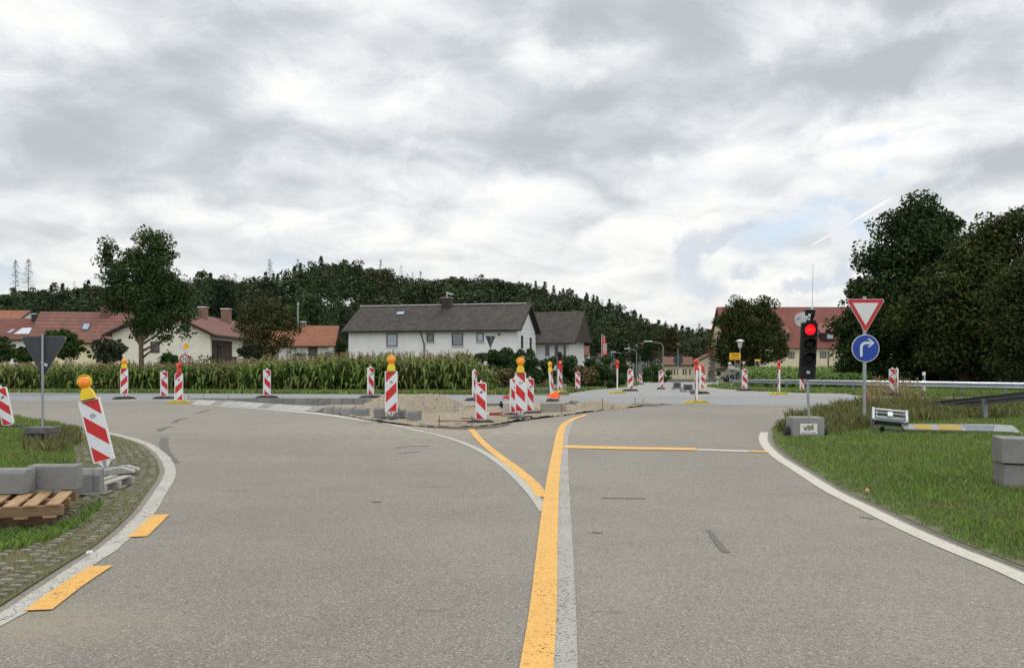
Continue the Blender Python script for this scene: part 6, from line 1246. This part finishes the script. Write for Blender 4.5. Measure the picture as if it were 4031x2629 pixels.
for r in range(22):
    off = r*.55 if r < 10 else 5.5+(r-10)*1.1; n = 190 if r < 8 else 130; xx = np.sort(rc.uniform(-33, -.9+.0*off, n)); yy = np.array([cfront(a) for a in xx])+off+rc.normal(0, .08, n); X_.append(xx); Y_.append(yy)
X_ = np.concatenate(X_); Y_ = np.concatenate(Y_)
ck = ((X_/Y_*F+CX) < 1885)|(rc.uniform(0, 1, len(X_)) < .35); ck &= (X_/Y_*F+CX) < 2010; X_, Y_ = X_[ck], Y_[ck]
def ch(x, y):
    px = CX+F*x/y; top = np.interp(px, [0, 700, 950, 1150, 1400, 1850, 1900, 2010], [1428, 1428, 1420, 1402, 1392, 1392, 1430, 1455]); yf = np.interp(x, [-40, 3], [44.6, 41.6])+.5
    return (H+(HY-top)*yf/F)+.06-(y-yf)*.0
maize('maize', 'ripening maize field beyond the road in front of the houses', (X_, Y_), ch, [CORN, TASS], 9)
n = 2600; px_ = rc.uniform(2930, 3420, n); yy = rc.uniform(50, 78, n); ok = yy > np.interp(px_, [2930, 3000, 3060, 3420], [74, 60, 52, 50]); px_, yy = px_[ok], yy[ok]; xx = (px_-CX)*yy/F
maize('maize', 'fresh green maize behind the long guard rail', (xx, yy), lambda x, y: 1.37-np.interp(y, KY, KZ)-.15+.015*(y-50)*0+np.interp(y, [50, 78], [-.42, .0]), [CORNY, TASS], 4, tassel=False)
# ------------------------------------------------------------------ trees, hedges, shrubs
def TB(px, y, z=None): return Vector(((px-CX)*y/F, y, zg(y) if z is None else z))
def lob(px, py, rpx, rpy, y, base, ry=None, dy=0):
    """crown lobe seen at px,py with radii in photo pixels, at distance y"""
    u = y/F; return ((px-CX)*u-base.x, dy, H+(HY-py)*u-base.z, rpx*u, (ry or rpx)*u, rpy*u)
# roadside ash
y = 43.5; b = TB(556, y)
tree('ash_tree', b, [lob(a, c, d, e, y, b, dy=f) for a, c, d, e, f in ((595,950,65,50,0),(600,1020,85,60,.2),(545,1050,70,60,-.3),(420,1010,22,60,0),(450,1085,50,60,.2),(650,1110,70,55,-.2),(700,1160,60,55,.2),(590,1160,95,70,0),(480,1165,70,50,0),(720,1225,40,45,0),(620,1250,80,60,0),(550,1290,40,50,0),(730,1285,22,25,0),(450,1200,30,22,0),(795,1080,28,18,0),(650,1330,35,14,0))],
     'slender ash tree with feathery crown standing on the grass before the maize', 'tree', G_ASH, nclump=230, csize=.46, nleaf=40000, lsize=.135, trunk=3.6, tr=.135, limbs=16, seed=3, inner=.34, shell=.32, barkmat=mat('bark_brown', (.13, .09, .055), (.08, .055, .035), sc=12, bump=.5, stretch=(1, 1, .25)))
y = 58; b = TB(1040, y)
tree('fruit_tree', b, [lob(a, c, d, e, y, b) for a, c, d, e in ((1060,1215,55,40),(990,1240,45,45),(1110,1260,50,50),(1040,1290,75,45),(960,1290,30,30),(1150,1290,35,35),(1050,1350,90,40))], 'thin brownish fruit tree before the orange roof', 'tree', mat('leaf_olive_brown', (.075, .072, .026), (.045, .05, .018), sc=1.2, island=.4, c3=(.14, .11, .03), sc3=1.5, k3=.4), nclump=90, csize=.5, nleaf=7500, lsize=.17, trunk=2.2, tr=.16, limbs=14, seed=5, inner=.2)
y = 121; b = TB(2955, y)
tree('chestnut_tree', b, [lob(a, c, d, e, y, b) for a, c, d, e in ((2925,1215,55,42),(2995,1218,50,45),(2885,1265,50,50),(3040,1270,45,50),(2855,1350,40,55),(2950,1330,90,75),(3060,1335,40,55),(2880,1405,55,32),(3010,1405,75,28),(3088,1375,24,32),(2960,1432,60,12),(2840,1385,26,26))], 'round dense chestnut tree in front of the big farmhouse', 'tree', G_CHEST, nclump=85, csize=1.25, nleaf=26000, lsize=.34, trunk=3, tr=.3, seed=7, inner=.35)
y = 56; b = TB(3560, y)
tree('lime_tree', b, [lob(a, c, d, e, y, b, dy=f) for a, c, d, e, f in ((3610,860,75,55,0),(3535,930,85,75,-.5),(3690,925,80,75,.5),(3465,1030,80,75,0),(3600,1020,130,100,-1),(3400,1160,80,75,0),(3500,1180,130,100,-1),(3350,1290,60,80,0),(3450,1330,120,90,-1),(3380,1420,80,60,0),(3600,1350,120,110,-1),(3770,880,35,20,0),(3500,1450,120,60,-.5))], 'huge dark lime tree behind the give way sign', 'tree', G_DEEP, nclump=190, csize=1.12, nleaf=64000, lsize=.25, trunk=4, tr=.4, limbs=18, seed=11, inner=.30)
y = 50; b = TB(3800, y)
tree('maple_tree', b, [lob(a, c, d, e, y, b, dy=f) for a, c, d, e, f in ((3965,890,105,55,0),(3860,945,85,55,0),(3770,1030,80,65,-.5),(3900,1030,130,90,0),(3700,1140,90,80,-.5),(3850,1180,140,100,-1),(3640,1260,70,80,0),(3760,1310,130,100,-1),(3700,1410,100,80,-.5),(4080,985,110,85,0),(3920,1400,150,90,-1),(4000,1200,120,120,0))], 'broad maple tree with yellowing tips right of the lime tree', 'tree', G_YEL, nclump=170, csize=1.15, nleaf=60000, lsize=.23, trunk=4, tr=.35, limbs=18, seed=13, inner=.30)
y = 43; b = TB(4060, y)
tree('maple_tree', b, [lob(a, c, d, e, y, b, dy=f) for a, c, d, e, f in ((4070,1050,90,70,0),(4020,1150,100,80,0),(4100,1200,120,120,0),(3980,1260,70,90,-.5),(4050,1340,130,110,-.5),(3990,1440,90,60,0))], 'green maple tree cut off by the right picture edge', 'tree', mat('leaf_maple_green', (.046, .066, .018), (.022, .035, .011), sc=.6, island=.35, trans=.15, c3=(.08, .088, .02), sc3=.9, k3=.36), nclump=140, csize=.8, nleaf=26000, lsize=.20, trunk=3, tr=.25, seed=17, inner=.4)
def hedge(name, label, px0, px1, y, top, bot, depth, m, n, ls, seed, y1=None, cat='hedge', cs=.5):
    rng = np.random.default_rng(seed); y1 = y1 or y; b = TB((px0+px1)/2, (y+y1)/2); t = thing(name, b, label, cat); k = max(3, int((px1-px0)/35)); L_ = []
    for i in range(k+1):
        f = i/k; yy = y+(y1-y)*f; u = yy/F; px = px0+(px1-px0)*f; tp = top(px)+rng.uniform(-4, 4); zt_ = H+(HY-tp)*u; zb = zg(yy); hz_ = (zt_-zb)/2
        L_.append(((px-CX)*u-b.x, yy-b.y, zb+hz_-b.z, (px1-px0)/k*u*.75+.1, depth/2, hz_)); L_.append(((px-CX)*u-b.x+.2, yy-b.y, zb+hz_*.55-b.z, (px1-px0)/k*u*.8, depth/2, hz_*.6))
    cl = clumps(L_, k*12, cs, rng, .12); C, d, _ = crown_pts(cl, n, rng, .3); C = C[C[:, 2] > .02]; d = np.random.default_rng(1).normal(0, .3, (len(C), 3))+np.array([0, -.6, .5])
    npmesh('foliage', leafquads(C, d, ls, rng), 4, [m], t); core = MB().mat(mat('twigs', (.03, .025, .018)))
    for l in L_[::2]: core.tube([(l[0], l[1], 0), (l[0]+.1, l[1], l[5]*1.4)], [.05, .02], 5)
    core.build('stems', t); return t
hedge('hedge', 'long dark hedge in front of the white house and the chalet', 1840, 2410, 50, lambda p: float(np.interp(p, [1840, 2000, 2200, 2410], [1385, 1383, 1388, 1408])), 1510, 2.4, G_HEDGE, 42000, .17, 21, 60, cs=.38)
hedge('hedge', 'trimmed green hedge along the village street', 2532, 2612, 118, lambda p: float(np.interp(p, [2532, 2570, 2612], [1445, 1437, 1436])), 1486, 2.5, mat('leaf_trimmed', (.05, .10, .018), (.035, .075, .014), sc=1, island=.3), 5000, .25, 23, 118)
hedge('hedge', 'dark thicket closing the space under the big right trees', 3310, 4150, 58, lambda p: float(np.interp(p, [3310, 3500, 4150], [1440, 1420, 1400])), 1500, 3, G_DEEP, 26000, .24, 25, 54)
hedge('hedge', 'leafy strip of shrubs between the maize and the gable house', 640, 1400, 66, lambda p: float(np.interp(p, [640, 700, 900, 1250, 1400], [1405, 1385, 1395, 1392, 1385])), 1500, 1.6, mat('leaf_shrub', (.05, .075, .022), (.03, .05, .016), sc=1, island=.4), 12000, .2, 27, 74)
for nm, px, py, rx, ry, y, m, lab, sd in (('shrub', 280, 1360, 62, 68, 60, G_FRESH, 'fresh green rounded shrub left of the grey leaved one', 31), ('shrub', 430, 1375, 75, 60, 58, G_GREY, 'wide grey green shrub beneath the red tiled house', 32), ('shrub', 90, 1390, 60, 45, 62, G_FRESH, 'green shrub behind the triangular sign back', 33), ('shrub', 15, 1370, 40, 60, 64, G_ASH, 'dark shrub at the left picture edge before the houses', 34),
    ('shrub', 190, 1330, 50, 34, 70, G_FRESH, 'leafy shrub top over the triangle sign against the red roof', 35), ('shrub', 670, 1408, 40, 24, 58, G_HEDGE, 'low bush in front of the cream gable wall', 36), ('shrub', 985, 1385, 55, 28, 57, G_GREY, 'grey green bush at the foot of the fruit tree', 37), ('shrub', 1345, 1370, 22, 40, 84, G_DEEP, 'dark narrow bush in the gap between orange and dark roofs', 38), ('shrub', 1590, 1215, 40, 20, 108, G_FRESH, 'yellow green treetop behind the ridge of the white house', 39),
    ('small_tree', 2540, 1370, 32, 65, 150, G_DEEP, 'small dark tree left of the curved street lamp', 40), ('small_tree', 2640, 1335, 40, 80, 152, G_BROWN, 'brownish tree behind the curved street lamp', 41), ('shrub', 2450, 1440, 28, 55, 90, G_HEDGE, 'dark bush at the right end of the long hedge', 42), ('small_tree', 2590, 1330, 40, 60, 158, G_BROWN, 'rusty brown tree over the hidden village house', 43), ('shrub', 2500, 1400, 26, 30, 135, G_GREY, 'pale bush below the small red roofed house', 44), ('small_tree', 2180, 1350, 34, 60, 130, G_DEEP, 'dark tree filling the gap behind the chalet house', 45),
    ('shrub', 1985, 1480, 40, 30, 46, G_DRY, 'brown seeded weeds bush left of the grey cabinet', 46), ('shrub', 2300, 1480, 45, 35, 47, G_DRY, 'brown weeds bush right of the far traffic light', 47)):
    b = TB(px, y)
    rr = random.Random(sd); L_ = [lob(px+rr.uniform(-.45, .45)*rx, py+rr.uniform(-.4, .5)*ry, rx*rr.uniform(.45, .7), ry*rr.uniform(.45, .7), y, b, ry=rx*.6) for _ in range(6)]+[lob(px, py+ry*.3, rx*.8, ry*.7, y, b, ry=rx*.6)]
    big = rx*ry*(y/F)**2; bush(nm, b, L_, lab, 'tree' if 'tree' in nm else 'shrub', m, nclump=50, csize=max(.22, .35*rx*y/F*.5), nleaf=int(min(9000, 2500+1600*big)), lsize=.14+.0009*y, seed=sd, tr=.12 if 'tree' in nm else .04, inner=.35, trunk=1.0)
# background trees along the village
for i, (px, top, w, y, m) in enumerate(((880, 1120, 60, 120, G_CON), (640, 1130, 70, 118, G_FOR), (1230, 1170, 70, 125, G_FOR), (720, 1180, 60, 110, G_ASH), (1150, 1215, 50, 112, G_ASH))):
    b = TB(px, y); h = (1400-top)/2; L_ = [lob(px+dx*w, top+h*.35+dz*h, w*.6, h*.45, y, b) for dx, dz in ((0, 0), (-.5, .4), (.5, .5), (0, .8), (-.4, 1.1), (.4, 1.2))]
    tree('forest_edge_tree', b, L_, ['tall dark tree above the gable house chimneys', 'dark tree directly behind the ash tree crown', 'dark tree behind the thin aerial pole', 'mid green tree behind the gable house ridge', 'mid green tree behind the fruit tree crown'][i], 'tree', m, nclump=60, csize=1.0, nleaf=7000, lsize=.42, seed=60+i, inner=.4, tr=.25)
